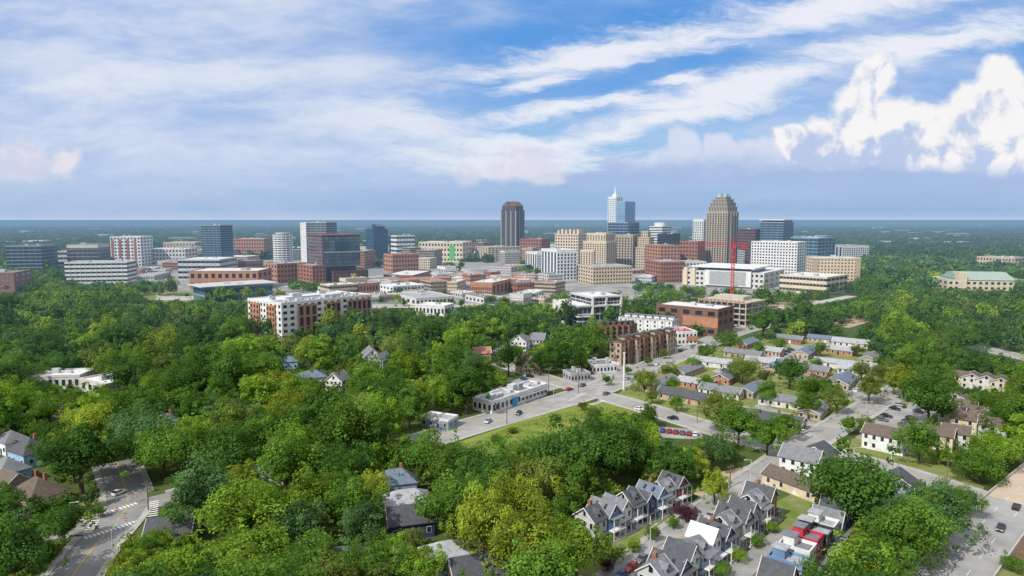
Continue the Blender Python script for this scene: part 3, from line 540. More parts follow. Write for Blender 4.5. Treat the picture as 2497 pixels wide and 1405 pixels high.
road('road',[(265,1290),(150,1290),(60,1310),(-60,1330)],8,'asphalt',vis=0)
road('road',[(60,965),(130,998),(200,1020),(260,1060)],8,'asphalt',vis=0)
road('alley',[(1760,1440),(1850,1352),(1930,1285)],6,'asphalt_old',0,0)
road('road',[(2370,846),(2440,860),(2540,882)],13,'asphalt_old')
road('road',[(1900,752),(2000,738),(2080,722)],12,'concrete',0,0)
road('road',[(1850,880),(1930,905),(2010,925),(2100,960),(2130,985)],8,'asphalt_old',0,0)
road('road',[(1740,985),(1830,1000),(1940,1030),(2000,1060)],8,'asphalt_old',0,0)
road('road',[(690,700),(900,676),(1180,655),(1300,648)],14,'concrete',0,0,0)
road('road',[(1340,735),(1240,700),(1150,668),(1090,645)],14,'concrete',0,0,0)
road('highway',[(2640,1080),(2455,1245),(2375,1340),(2280,1460)],14,'asphalt_old',0,2,z=.5)
for i,(nm,p,w,z,mt,walk,line,vis) in enumerate(ROADS):
    n=normals(p); L=p+n*w/2; Rr=p-n*w/2; m=MB(); k=len(p)
    m.add([(a,b,z) for a,b in L]+[(a,b,z) for a,b in Rr],[(j,j+1,k+j+1,k+j) for j in range(k-1)]); S(m.build(nm,mt))
    if line:
        m=MB()
        for off in ((-.16,.16) if line==1 else (-2.4,2.4)):
            for j in range(k-1):
                if line==2 and j%3: continue
                q=[p[j]+n[j]*(off+.07),p[j+1]+n[j+1]*(off+.07),p[j+1]+n[j+1]*(off-.07),p[j]+n[j]*(off-.07)]
                m.add([(a,b,z+.015) for a,b in q],[(0,1,2,3)])
        S(m.build('road_marking','paint_yellow' if line==1 else 'paint_white'))
    if walk:
        m=MB()
        for s in(-1,1):
            for j in range(k-1):
                c=p[j]+n[j]*s*(w/2+1)
                if any(np.min(np.hypot(*(R2[1]-c).T))<R2[2]/2+1.6 for r,R2 in enumerate(ROADS) if r!=i): continue
                q=[p[j]+n[j]*s*w/2,p[j+1]+n[j+1]*s*w/2,p[j+1]+n[j+1]*s*(w/2+1.9),p[j]+n[j]*s*(w/2+1.9)]
                m.prism([tuple(t) for t in q],0,z+.13)
        S(m.build('pavement','paving'))
    if vis:
        for j in range(0,k,1):
            for off in(-1.,-.4,.4,1.):
                c=p[j]+n[j]*off*w/2
                if c[1]<150: continue
                q=pj(c[0],c[1],0); CLR.append((q[0],q[1],c[1]))
nm,p,w,z,*_=ROADS[-1]; n=normals(p); m=MB()
for s in(-1,1):
    for j in range(len(p)-1): m.prism([tuple(p[j]+n[j]*s*(w/2)),tuple(p[j+1]+n[j+1]*s*(w/2)),tuple(p[j+1]+n[j+1]*s*(w/2+.4)),tuple(p[j]+n[j]*s*(w/2+.4))],0,1.2)
S(m.build('road_barrier','concrete'))
q=[j for j in range(len(p)) if 196<p[j][1]<262]; m=MB(); k=len(q)
m.add([tuple(p[j]+n[j]*(w/2-.2))+(z+.01,) for j in q]+[tuple(p[j]-n[j]*(w/2-.2))+(z+.01,) for j in q],[(j,j+1,k+j+1,k+j) for j in range(k-1)]); S(m.build('bridge_deck','deck'))
def sheet(name,pp,mt,z,clr=True):
    MBm=MB().add([G(*q)+(z,) for q in pp],[tuple(range(len(pp)))]); o=S(MBm.build(name,mt))
    if clr: clear_poly(pp)
DT=[(330,640),(600,618),(1250,610),(2090,640),(2090,700),(1880,740),(1380,760),(1340,745),(880,735),(600,735),(330,705)]
sheet('city_ground',DT,'citypave',.006,False)
for i,q in enumerate([[(700,712),(840,706),(850,722),(720,728)],[(1040,722),(1140,716),(1170,730),(1060,738)],[(1110,690),(1200,684),(1225,698),(1130,704)],[(890,660),(930,656),(940,668),(900,672)],[(380,655),(450,650),(460,662),(390,668)]]): sheet('car_park',q,'asphalt',.01+.004*i)
sheet('lawn',[(1470,985),(1560,925),(1700,862),(1790,835),(1900,822),(2060,832),(2180,880),(2190,940),(2080,1015),(1980,1072),(1920,1082),(1760,1040),(1600,998)],'lawn',.012)
sheet('car_park',[(1850,880),(1925,838),(1990,852),(1965,882),(2040,912),(2000,940),(1905,918)],'asphalt_old',.02)
sheet('car_park',[(1780,1010),(1850,985),(1990,1030),(1950,1062)],'asphalt_old',.022)
sheet('car_park',[(2085,1068),(2190,975),(2265,935),(2300,985),(2240,1050),(2140,1082)],'asphalt_old',.016)
sheet('lawn',[(2000,1088),(2090,1068),(2250,1075),(2290,1130),(2400,1188),(2390,1208),(2230,1152),(2080,1112)],'lawn',.008)
sheet('car_park',[(1155,985),(1200,950),(1285,915),(1370,945),(1345,952),(1230,985)],'asphalt_old',.018)
sheet('car_park',[(1380,925),(1500,872),(1545,892),(1440,942)],'asphalt_old',.019)
sheet('car_park',[(1600,1040),(1700,1048),(1725,1072),(1615,1068)],'asphalt_old',.021)
sheet('car_park',[(1735,905),(1775,890),(1830,905),(1790,925)],'asphalt_old',.023)
sheet('car_park',[(2040,960),(2100,925),(2150,945),(2090,985)],'asphalt_old',.024)
sheet('dirt_yard',[(1690,1205),(1760,1150),(1850,1130),(1880,1140),(1800,1195),(1740,1230)],'dirt',.01)
sheet('dirt_yard',[(2010,790),(2080,770),(2130,782),(2070,800)],'dirt',.01)
sheet('dirt_yard',[(1850,745),(1960,728),(2010,735),(1900,758)],'dirt',.01)
sheet('lawn',[(1880,1230),(1930,1205),(2000,1225),(2060,1262),(1990,1260),(1900,1262)],'lawn',.013)
sheet('courtyard',[(1380,1430),(1440,1290),(1600,1215),(1700,1225),(1860,1235),(2060,1290),(2100,1430)],'lawn',.009,False)
sheet('lawn',[(2090,1440),(2150,1350),(2400,1240),(2500,1150),(2580,1150),(2580,1440)],'lawn',.007,False)
sheet('planting_bed',[(2420,1440),(2450,1365),(2530,1270),(2580,1440)],'mulch',.011); sheet('lawn',[(2420,1430),(2450,1375),(2530,1390),(2520,1440)],'lawn',.015)
sheet('verge',[(310,1400),(360,1290),(440,1235),(480,1260),(400,1330),(350,1420)],'lawn',.014,False)
sheet('verge',[(120,1275),(190,1215),(270,1170),(262,1240),(225,1282)],'lawn',.0135,False)
sheet('rail_bed',[(900,742),(1360,738),(1360,746),(900,752)],'concrete',.02)
sheet('road',[(380,720),(900,728),(900,736),(380,732)],'concrete',.025)
sheet('verge',[(330,705),(480,712),(480,735),(360,738)],'lawn',.02)
m=MB(); 
for k in range(3):
    a_=G(900,741+k*3);b_=G(1360,737+k*3); m.tube((a_[0],a_[1],.5),(b_[0],b_[1],.5),.35,n=4)
tag(m.build('railway_track','metal'),'long railway track running past the white-roofed shed','railway')
cx,cy=21.,266.; m=MB(); n1,n2=48,18
ex,ey,th=50,22,rad(45)
def el(u,t):
    x,y=ex*u*math.cos(t),ey*u*math.sin(t); X=cx+x*math.cos(th)-y*math.sin(th); Y=cy+x*math.sin(th)+y*math.cos(th)
    return (X,Y,.02+(2.6+.8*math.sin(X*.19)*math.sin(Y*.23)+.5*math.sin(X*.5+Y*.4))*(math.cos(u*math.pi)+1)/2)
vs=[el(j/n2,2*math.pi*i/n1) for j in range(n2+1) for i in range(n1)]
m.add(vs,[(j*n1+i,j*n1+(i+1)%n1,(j+1)*n1+(i+1)%n1,(j+1)*n1+i) for j in range(n2) for i in range(n1)]); S(m.build('grass_mound','mound'))
sheet('lawn',[(1120,1078),(1390,985),(1500,982),(1600,1015),(1520,1080),(1330,1120),(1160,1118)],'mound',.0085,False)
clear_poly([(1130,1080),(1390,985),(1480,985),(1490,1002),(1410,1035),(1330,1075),(1200,1100)])
def cross(pa,pb,n,w,l,z=.2,nm='crosswalk'):
    a=np.array(G(*pa));b=np.array(G(*pb));d=(b-a)/np.hypot(*(b-a));q=np.array([-d[1],d[0]]);m=MB()
    for i in range(n):
        c=a+(b-a)*(i+.5)/n; m.add([tuple(c+d*s*w/2+q*t*l/2)+(z,) for s,t in((-1,-1),(1,-1),(1,1),(-1,1))],[(0,1,2,3)])
    S(m.build(nm,'paint_white'))
cross((205,1315),(350,1268),15,.6,2.0); cross((372,1262),(376,1222),8,.7,2.6); cross((252,1255),(335,1228),9,.6,2.); cross((1390,980),(1425,960),8,.7,3.); cross((1475,978),(1440,988),7,.7,2.8); cross((212,1302),(235,1268),6,.7,2.2); cross((1460,965),(1475,930),8,.7,2.8)
for a_,b_ in (((2105,1060),(2190,985)),((2180,1060),(2255,985)),((1800,1008),(1960,1050)),((1870,880),(1920,850))): cross(a_,b_,12,.18,5,.05,'parking_bay_marking')
# ---------------- foliage
def quads(C,Nn,Sz,rng):
    Nn=Nn/(np.linalg.norm(Nn,axis=1)[:,None]+1e-9); r=rng.normal(size=C.shape); a=np.cross(Nn,r); a/=np.linalg.norm(a,axis=1)[:,None]+1e-9; b=np.cross(Nn,a)
    S_=Sz[:,None]; return np.stack([C+a*S_,C+b*S_*.75,C-a*S_,C-b*S_*.75],1)
def fmesh(name,V,Cl):
    nq=len(V); me=bpy.data.meshes.new(name); me.vertices.add(nq*4); me.vertices.foreach_set('co',V.reshape(-1).astype(np.float32))
    me.loops.add(nq*4); me.loops.foreach_set('vertex_index',np.arange(nq*4,dtype=np.int32)); me.polygons.add(nq); me.polygons.foreach_set('loop_start',np.arange(0,nq*4,4,dtype=np.int32))
    try: me.polygons.foreach_set('loop_total',np.full(nq,4,dtype=np.int32))
    except Exception: pass
    at=me.attributes.new('Col','FLOAT_COLOR','POINT'); c=np.ones((nq,4,4),np.float32); c[:,:,:3]=Cl[:,None,:]; at.data.foreach_set('color',c.reshape(-1))
    me.materials.append(MATS['foliage']); me.update(calc_edges=True); return me
def crown(seed,Rr,Ht,nl,per,leaf,lo=.3,fine=1,cone=0.):
    g=np.random.default_rng(seed); cz=Ht*(.5+lo/2); rz=Ht*(1-lo)/2
    i=np.arange(nl)+.5; ph=np.arccos(1-1.6*i/nl); th=np.pi*(1+5**.5)*i+g.uniform(0,6)
    d=np.c_[np.cos(th)*np.sin(ph),np.sin(th)*np.sin(ph),np.cos(ph)]+g.normal(size=(nl,3))*.24
    k=g.uniform(.40,.88,nl); lr=Rr*g.uniform(.16,.42,nl)
    if fine:   # a third of the clumps are small sprays pushed out past the canopy
        sm=g.random(nl)<.4; k=np.where(sm,g.uniform(.8,1.1,nl),k); lr=np.where(sm,Rr*g.uniform(.09,.19,nl),lr)
    ecc=1+.18*np.sin(2*th+g.uniform(0,6))+.14*np.sin(3*th+g.uniform(0,6))
    c=d*(k*ecc)[:,None]*np.array([Rr,Rr,rz])+np.array([0,0,cz])
    if cone: c[:,:2]*=(1-cone*np.clip((c[:,2]-Ht*lo)/(Ht*(1-lo)),0,1))[:,None]
    gain=g.uniform(.62,1.3,nl); ax=g.uniform(.7,1.4,(nl,3))
    cnt=np.maximum(12,(per*(lr/(Rr*.32))**1.6)).astype(int); li=np.repeat(np.arange(nl),cnt); n=len(li)
    e=g.normal(size=(n,3)); e/=np.linalg.norm(e,axis=1)[:,None]
    keep=(e*d[li]).sum(1)>-.35; li=li[keep]; e=e[keep]; n=len(li)
    C=c[li]+e*(lr[li]*g.uniform(.66,1.2,n))[:,None]*ax[li]*np.array([1,1,.85]); hue=g.normal(size=n)*.1
    V=quads(C,e+g.normal(size=(n,3))*.5+np.array([0,-.05,.45]),leaf*g.uniform(.5,1.25,n),g); gg=gain[li]*g.uniform(.75,1.25,n)
    Cl=np.c_[gg*(1+hue),gg,gg*(1-hue)]
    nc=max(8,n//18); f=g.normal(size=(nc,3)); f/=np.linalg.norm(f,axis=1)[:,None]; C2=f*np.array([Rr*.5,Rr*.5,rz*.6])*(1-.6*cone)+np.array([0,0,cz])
    V2=quads(C2,f,np.full(nc,leaf*3.2),g); return np.concatenate([V,V2]),np.concatenate([Cl,np.full((nc,3),.65)])  # inner core leaves coloured darker, painting the deep shade inside the crown
PR=[]
for s,(Rr,Ht,nl,lo,cn) in enumerate([(9,18,56,.2,0),(9,17,48,.18,.15),(8.5,19,60,.2,.1),(7,19,50,.18,.2),(9.5,16,62,.2,0),(7.5,17,44,.18,.1),(9,19,64,.18,.2),(6,18,44,.15,.35),(5.2,20,46,.1,.6),(9,15,46,.2,0),(7,20,50,.14,.4),(10,17,66,.24,-.1),(8,18,40,.2,.25),(8.5,16,52,.22,-.05)]):
    V,Cl=crown(s+3,Rr,Ht,nl,300,.37,lo,1,cn); cm=fmesh('crown',V,Cl)
    t=MB(); t.tube((0,0,0),(0,0,Ht*.3),.55,.42,8).tube((0,0,Ht*.3),(.3,.2,Ht*.62),.42,.2,7)
    for q in range(5): an=q*1.26+s; t.tube((0,0,Ht*(.24+.04*q)),(Rr*.5*math.cos(an),Rr*.5*math.sin(an),Ht*(.5+.04*q)),.24,.08,5)
    PR.append((Rr,Ht,cm,t.mesh('trunk','trunk')))
TC={'dark green':(.070,.145,.030),'mid green':(.110,.205,.033),'bright green':(.175,.28,.036),'yellow green':(.25,.315,.042),'bluish green':(.092,.175,.062),'olive green':(.150,.20,.048),'dark purple':(.09,.035,.05)}
CN=list(TC)
TREES=[]
def xt(px,py,wp,hp,col):
    x,y=G(px,py); t=pj(x,y,0)[2]; TREES.append((x,y,wp*t/F/2,hp*t/F*1.02,col,1))
for q in [(1925,950,78,82,0),(2203,975,66,80,3),(2262,1045,125,125,0),(2240,1132,100,105,1),(2312,990,52,75,1),(1975,985,72,66,1),(1760,1055,95,100,5),(1810,935,70,60,5),(2118,985,64,70,5),(2100,930,46,46,5),(1385,915,70,78,0),(1445,885,95,95,1),(1240,918,72,82,0),(1318,915,55,60,0),(2085,1285,215,175,0),(2290,1335,150,150,4),(2190,1330,120,130,4),(2130,1440,130,120,1),(2330,1260,90,75,1),(1742,1232,74,82,3),(2010,960,40,36,1),(1870,985,52,50,1),(1570,955,60,52,5),(1630,925,40,36,5),(1690,905,36,32,1),(1580,1045,48,60,1),(1915,1075,60,66,1),(2040,1010,60,60,5),(1955,800,62,72,1),(1860,825,60,66,1),(2110,1060,42,46,5),(1720,880,44,40,1),(2150,935,40,44,5),(1965,1020,60,62,1),(2070,1060,40,44,1),(2470,1395,50,40,1),(1690,1170,60,80,3),(1870,1112,80,90,1),(1800,1095,100,110,1),(1350,900,60,70,1),(1780,860,50,50,1),
 (40,1445,180,190,0),(495,1300,150,165,4),(750,1300,130,150,2),(1110,1320,165,170,1),(610,1330,190,150,2),(885,1345,110,120,4),(1255,1420,170,160,3),(1405,1425,150,165,2),(1030,1445,100,110,2),(1390,1195,190,150,0),(1505,1190,150,155,0),(1030,1175,160,115,1),(860,1150,170,175,1),(200,1205,170,180,0),(340,1130,150,125,4),(905,1235,80,90,3),(700,1215,150,150,1),(560,1190,140,140,0),(600,1440,200,140,2),(760,1440,180,120,1),(440,1445,140,110,2),(900,1445,150,110,1),(345,1450,90,80,3),(1180,1235,150,130,0),(1270,1290,130,130,3),(1310,1250,130,120,5),(220,1120,130,120,3),(1455,1110,110,95,0),(1290,1165,120,95,1),
 (1640,955,34,34,1),(1720,955,40,38,1),(1740,1000,44,42,5),(1650,1005,40,40,1),(1860,940,36,36,5),(1900,860,34,34,1),(2000,870,34,34,1),(2030,975,40,38,1),(2090,870,30,30,5),(1850,865,30,30,1),(1990,905,32,32,1),(2150,905,36,38,1),(1760,845,34,36,1),(1590,985,34,34,5),(2180,960,40,40,1),(1450,1020,34,26,5),(1420,1000,24,20,5),(1250,1060,26,18,5),(1300,1095,34,26,1),(1360,1030,18,14,0),(1400,1040,26,20,1),(1210,1085,30,22,1),(1480,940,22,24,1),(1530,915,20,22,1),(1580,893,20,22,1),(1620,875,20,22,1),
 (1672,1272,58,40,6),(1590,1318,36,32,1),(1545,1348,36,32,2),(1640,1290,30,28,1),(1500,1372,40,36,1),(1880,1300,34,30,2),(1845,1335,34,30,1),(1800,1372,36,32,2),(1760,1408,40,34,1),(1700,1310,34,28,1),(1660,1345,34,30,2),(1480,1395,36,34,6),(420,1270,50,42,1),(385,1345,60,50,2),(240,1262,34,30,1)]: xt(*q[:4],CN[q[4]])
clr=np.array(CLR)
def blocked(x,y,r,h,tol=0):
    cx,cy,t=pj(x,y,h*.58); rx=r*F/t; ry=max(h*.44*F/t,4)
    return (((((clr[:,0]-cx)/rx)**2+((clr[:,1]-cy)/ry)**2)<.85)&(clr[:,2]>y+2)).sum()>tol
def roadnear(x,y,m):
    for r in ROADS:
        p=r[1]
        if np.min((p[:,0]-x)**2+(p[:,1]-y)**2)<(r[2]/2+m)**2: return True
    return False
grid={}
def farok(x,y,r):
    i,j=int(x//25),int(y//25)
    for a in(-1,0,1):
        for b in(-1,0,1):
            for(u,v,w) in grid.get((i+a,j+b),()):
                if (u-x)**2+(v-y)**2<(.77*(r+w))**2: return False
    return True
for q in TREES: grid.setdefault((int(q[0]//25),int(q[1]//25)),[]).append((q[0],q[1],q[2]))
def scatter(n,d0,d1,r0,r1):
    for i in range(n):
        y=math.sqrt(R.uniform(d0*d0,d1*d1)); x=R.uniform(-.80,.80)*(y+8); r=R.triangular(r0,r1,(r0+r1)/2-1)
        if not farok(x,y,r): continue
        px,py,_=pj(x,y,0); dt=y>600 and inpoly(px,py,DT)
        if dt and (math.sin(x*.045)+math.sin(y*.03+x*.02)<.9 or r>7): continue
        h=r*(R.uniform(1.45,2.8) if not dt else 1.7)
        if overl(x,y,min(r*.5,3)) or roadnear(x,y,1.5) or blocked(x,y,r,h): continue
        wts=[2.8,4.2,2.8,.9,1.3,.9] if y<260 else [3.6,4.2,1.9,.45,1.3,.8]
        TREES.append((x,y,r,h,R.choices(CN[:6],wts)[0],0)); grid.setdefault((int(x//25),int(y//25)),[]).append((x,y,r))
scatter(7000,118,420,4.6,11.2); scatter(6000,118,420,2.4,5.0)
scatter(9000,420,760,4.6,10.4); scatter(4500,420,760,2.8,5.); scatter(10000,760,1350,5.,9)
def pxsize(q):
    px,py,t=pj(q[0],q[1],q[3]*.6); s=q[2]*q[3]/t/t
    if px<-q[2]*F/t or px>2497+q[2]*F/t or py-q[3]*.5*F/t>1405: s=0
    return s+(10 if q[5] else 0)
TREES=[q for q in TREES if pxsize(q)>0]; TREES.sort(key=pxsize,reverse=True)
for q in TREES[:300]:
    x,y,r,h,cn,_=q; Rr,Ht,cm,tm=min(R.sample(PR,5),key=lambda p:abs(p[1]/p[0]-h/r)); k=R.uniform(.8,1.2)
    o=T('tree','','tree',(x,y,0),R.uniform(0,6.28)); o.scale=(r/Rr,r/Rr,h/Ht); put(tm,'trunk',o); c=put(cm,'crown',o); b=TC[cn]; c.color=(b[0]*k,b[1]*k,b[2]*k,1)
    AUTO.append((o,('tall ' if h>17 else 'small ' if h<10 else '')+cn+' tree',x,y))
def stuff(name,rows,protos,label):
    Vs=[];Cs=[]
    for x,y,r,h,b in rows:
        Rr,Ht,V,Cl=R.choice(protos); a=R.uniform(0,6.28); c,s=math.cos(a),math.sin(a); W=V*np.array([r/Rr,r/Rr,h/Ht]); X=W[...,0]*c-W[...,1]*s+x; Y=W[...,0]*s+W[...,1]*c+y
        Vs.append(np.stack([X,Y,W[...,2]],-1)); Cs.append(Cl*np.array(b)*R.uniform(.78,1.22))
    V=np.concatenate(Vs);C=np.concatenate(Cs); o=put(fmesh(name,V,C),name); o.color=(1,1,1,1); tag(o,label,'woods',kind='stuff'); print(name,len(rows),len(V))
pm=[(9,18)+crown(40+i,9,18,32,52,.92,.12,1,(0,.2,.4)[i%3]) for i in range(7)]; pf=[(9,16)+crown(60+i,9,16,12,14,2.1,.05,0) for i in range(5)]; pff=[(12,15)+crown(80+i,12,15,7,12,5.0,0,0) for i in range(6)]
mid=[(x,y,r,h,TC[c]) for x,y,r,h,c,_ in TREES[300:] if y<800]; far=[(x,y,r,h,TC[c]) for x,y,r,h,c,_ in TREES[300:] if y>=800]
stuff('woodland',mid,pm,'mixed green broadleaf woods behind the nearer trees')
stuff('woodland',far,pf,'woods between and around the downtown buildings')
rows=[]
for i in range(24000):
    y=1350+ (R.random()**1.35)*5200; x=R.uniform(-.8,.8)*y; px,py,_=pj(x,y,0)
    if y<2000 and inpoly(px,py,DT) and R.random()<.9: continue
    if y<2600 and overl(x,y,8): continue
    k=1+(y-1350)/4000
    b=TC[R.choices(CN[:6],[5,4,1.2,.3,1.5,.8])[0]]; rows.append((x,y,R.uniform(8,13)*k,R.uniform(9,15),tuple(.9*t for t in b)))
stuff('distant_forest',rows,pff,'unbroken far forest reaching to the horizon')
g=RN; n=7000; u=np.sqrt(g.uniform(0,.97,n)); t=g.uniform(0,6.283,n); C=np.array([el(a,b) for a,b in zip(u,t)])+np.array([0,0,.06]); pal=np.array([(.11,.19,.03),(.15,.215,.04),(.10,.175,.028),(.20,.21,.07)])
cl=np.clip((np.sin(C[:,0]*.33)+np.sin(C[:,1]*.27+C[:,0]*.15)+g.normal(size=n)*.7+2)/4*4,0,3.99).astype(int)
o=put(fmesh('tall_grass',quads(C,g.normal(size=(n,3))*np.array([.5,.5,.3])+np.array([0,0,1.1]),g.uniform(.15,.42,n),g),pal[cl]*g.uniform(.85,1.15,(n,1))),'tall_grass'); o.color=(1,1,1,1); tag(o,'rough tall grass covering the mound beside the avenue','grass',kind='stuff')
# ---------------- cars
def carmesh(paint):
    b=MB().extr([(-2.25,.3),(2.25,.3),(2.3,.65),(2.2,.85),(1.0,.98),(-1.9,1.0),(-2.3,.9),(-2.3,.5)],-.9,.9,'y')
    gl=MB().extr([(-1.9,1.0),(1.0,.98),(.3,1.42),(-1.35,1.44)],-.78,.78,'y'); rf=MB().box(-1.3,.25,-.74,.74,1.43,1.5)
    return b,gl,rf
def cyl(m,x,y,r,w): return m.tube((x,y-w/2,r),(x,y+w/2,r),r,n=10)
CP={}
def mk(paint):
    if paint in CP: return CP[paint]
    b,gl,rf=carmesh(paint)
    parts=[('body',b.mesh('body','paint_'+paint),(0,0,0)),('windows',gl.mesh('windows','gdark'),(0,0,0)),('roof',rf.mesh('roof','paint_'+paint),(0,0,0))]
    tm=cyl(MB(),0,0,.33,.24).mesh('wheel','tyre'); rm=cyl(MB(),0,0,.19,.26).mesh('rim','metal')
    hl=MB().box(-.05,.05,-.22,.22,-.08,.08); CP[paint]=(parts,tm,rm,hl.mesh('headlight','lampwhite'),hl.mesh('taillight','lampred'))
    far=MB(); 
    for src,k in((b,0),(gl,1),(rf,0)): far.k=k; far.add(list(src.v),list(src.f))
    far.k=2
    for x in(-1.4,1.4):
        for y in(-.82,.82): cyl(far,x,y,.33,.24)
    CP[paint]+=(far.mesh('car',['paint_'+paint,'gdark','tyre']),); return CP[paint]
PN={'cw':'white','ck':'black','cs':'silver','cr':'red','cb':'blue','cg':'dark grey'}
def car(px,py,hd,paint,z=.12):
    x,y=G(px,py,z); parts,tm,rm,hl,tl,far=mk(paint); rz=rad(90-hd)
    if y<330:
        o=T('parked_car','','car',(x,y,z),rz)
        for n_,me_,l in parts: put(me_,n_,o,l)
        for a in(-1.4,1.4):
            for b in(-.82,.82): w_=put(tm,'wheel',o,(a,b,0)); put(rm,'rim',w_,(0,0,.14))
        for b in(-.6,.6): put(hl,'headlight',o,(2.26,b,.68)); put(tl,'taillight',o,(-2.3,b,.78))
    else: o=put(far,'parked_car',None,(x,y,z),rz); tag(o,'','car')
    AUTO.append((o,PN[paint]+' car',x,y))
CARS=[(2478,1240,44,'ck',.52),(2440,1292,224,'ck',.52),(137,1297,80,'cw'),(290,1205,20,'cw'),(1885,1166,222,'cw'),(1853,1192,222,'cs'),(1905,1190,130,'cb'),(1660,857,35,'ck'),(1478,962,35,'cg'),(1602,890,215,'cw'),(1388,952,40,'cr'),(1345,962,40,'ck'),(1420,942,215,'cg')]
for k in range(9): CARS.append((2112+k*10,1062-k*9,140,R.choice(list(PN)))) if k%3 else None
for k in range(9): CARS.append((2186+k*9,1056-k*8.5,140,R.choice(list(PN)))) if k%4!=1 else None
for k in range(12): CARS.append((1805+k*14,1014+k*3.8,50,R.choice(list(PN)))) if k%3 else None
for k in range(7): CARS.append((1875+k*9,884-k*5,140,R.choice(list(PN))))
for k in range(7): CARS.append((1935+k*12,898+k*5,50,R.choice(list(PN)))) if k!=3 else None
for k in range(8): CARS.append((1395+k*15,926-k*6.2,130,R.choice(list(PN))))
for k in range(9): CARS.append((1180+k*14,972-k*6.5,130,R.choice(list(PN)))) if k%4!=2 else None
for k in range(6): CARS.append((1616+k*16,1052+k*2,20,R.choice(list(PN))))
for k in range(4): CARS.append((1565-k*26,1368+k*20,222,R.choice(list(PN))))
for k in range(8): CARS.append((1052+k*12,727-k*.8,10,R.choice(list(PN))))
for k in range(8): CARS.append((725+k*13,716-k*.7,10,R.choice(list(PN))))
for q in[(1732,1262,222,'cs'),(1785,1226,222,'cw'),(1650,1330,42,'cg'),(2215,978,50,'cr'),(2215,962,50,'cw'),(1440,910,130,'cr'),(1720,842,35,'cw'),(1530,925,35,'cs'),(1265,1010,200,'ck'),(1190,1030,200,'cs'),(2090,955,50,'cw'),(2065,965,50,'cs'),(1770,905,130,'cb'),(1790,910,130,'cw'),(1560,1000,110,'cw'),(1640,1022,290,'ck')]: CARS.append(q)
for c in CARS: car(*c)
# ---------------- poles, lamps, signs
def pole(px,py,hp,kind,rz=0):
    x,y=G(px,py); h=hp*pj(x,y,0)[2]/F
    if kind=='lamp':
        o=T('street_lamp','','street lamp',(x,y,0),rad(rz)); MB().tube((0,0,0),(0,0,h),.16,.09,8).build('post','metal',o); MB().tube((0,0,h),(2.2,0,h+.3),.08,n=6).build('arm','metal',o); MB().box(1.8,2.7,-.18,.18,h+.22,h+.38).build('lamp_head','lgrey',o); AUTO.append((o,'thin grey street lamp',x,y))
    else:
        o=T('utility_pole','','utility pole',(x,y,0),rad(rz)); MB().tube((0,0,0),(0,0,h),.2,.13,8).build('post','pole',o); MB().box(-1.3,1.3,-.1,.1,h-1.1,h-.9).build('crossarm','pole',o)
        for a in(-1.1,0,1.1): MB().tube((a,0,h-.9),(a,0,h-.6),.08,n=6).build('insulator','lgrey',o)
        AUTO.append((o,'wooden utility pole',x,y))
for q in[(362,1245,75,'pole',20),(275,1350,60,'lamp',90),(172,1265,40,'lamp',0),(2010,1135,60,'pole',30),(2172,1150,62,'lamp',90),(2308,1180,66,'pole',-20),(2240,1110,60,'pole',10),(2110,1035,55,'lamp',0),(1905,1135,50,'lamp',180),(1410,960,70,'pole',30),(1408,918,66,'pole',30),(1338,955,60,'pole',30),(1700,1030,58,'pole',0),(1455,935,50,'lamp',0),(1555,898,46,'lamp',120),(1640,863,42,'lamp',120),(1236,1035,60,'pole',30),(1350,985,50,'lamp',90),(2010,1265,66,'lamp',60),(1640,1215,58,'pole',0),(1780,1190,60,'pole',30),(2080,1140,48,'lamp',0),(1680,800,60,'pole',0),(1605,740,70,'pole',0),(1525,770,70,'pole',0),(1830,1180,60,'lamp',200),(2420,1110,50,'pole',0),(1585,1345,60,'lamp',40)]: pole(*q)
x,y=G(1521,952); h=zat(y,862); o=T('mast','tall slender white mast standing in the avenue junction','mast',(x,y,0)); MB().tube((0,0,0),(0,0,h),.55,.4,10).build('post','white',o); MB().tube((0,0,0),(0,0,.8),.9,n=10).build('footing','concrete',o); MB().tube((0,0,h),(0,0,h+.5),.55,n=10).build('cap','white',o); clear_rect(1519,1523,865,950,y)
for px,py in((331,1225),(286,1258),(308,1283)):
    x,y=G(px,py); o=T('no_entry_sign','','road sign',(x,y,0),rad(-15)); MB().tube((0,0,0),(0,0,2),.05,n=6).build('post','metal',o); MB().tube((0,-.06,2),(0,-.02,2),.5,n=16).build('sign_disc','red',o); MB().box(-.3,.3,-.1,-.055,1.92,2.08).build('white_bar','paint_white',o); AUTO.append((o,'red round road sign',x,y))
# ---------------- labels for the repeats
LM=[('the brick-and-white apartment block',760,800),('the brown townhouses',1560,870),('the school roofs',215,935),('the shop strip',1240,985),('the left crosswalk',290,1285),('the pale metal roof',990,1240),('the grassy mound',1330,1050),('the right parking lot',2190,1010),('the brown-roofed terraces',2370,1010),('the highway',2430,1270),('the red gabled townhouse',1634,1220),('the low flats',1960,930),('the white-framed office',1430,780),('the far-left blue house',70,1150),('the red crane',1783,770),('the green-roofed hall',2380,700),('the lower right lawn',2200,1130),('the sage townhouse',1757,1320),('the white hipped house',405,1055),('the cream gabled house',1285,905),('the slate-roofed bungalow',760,935),('the avenue junction',1440,958),('the bottom blue bungalow',1085,1370),('the grey forest roof',660,1175),('the bright blue townhouse',2022,1300),('the dark slate house',2190,1205),('the theatre block',1690,810),('the stacked offices',820,680),('the long station hall',560,730),('the tall dark tower',1250,625),('the white hotel',1890,670),('the white parking garage',255,690)]
ORD=['nearest','second nearest','third nearest','fourth nearest','fifth nearest','sixth nearest','seventh nearest','eighth nearest','ninth nearest','tenth nearest']
bk={}
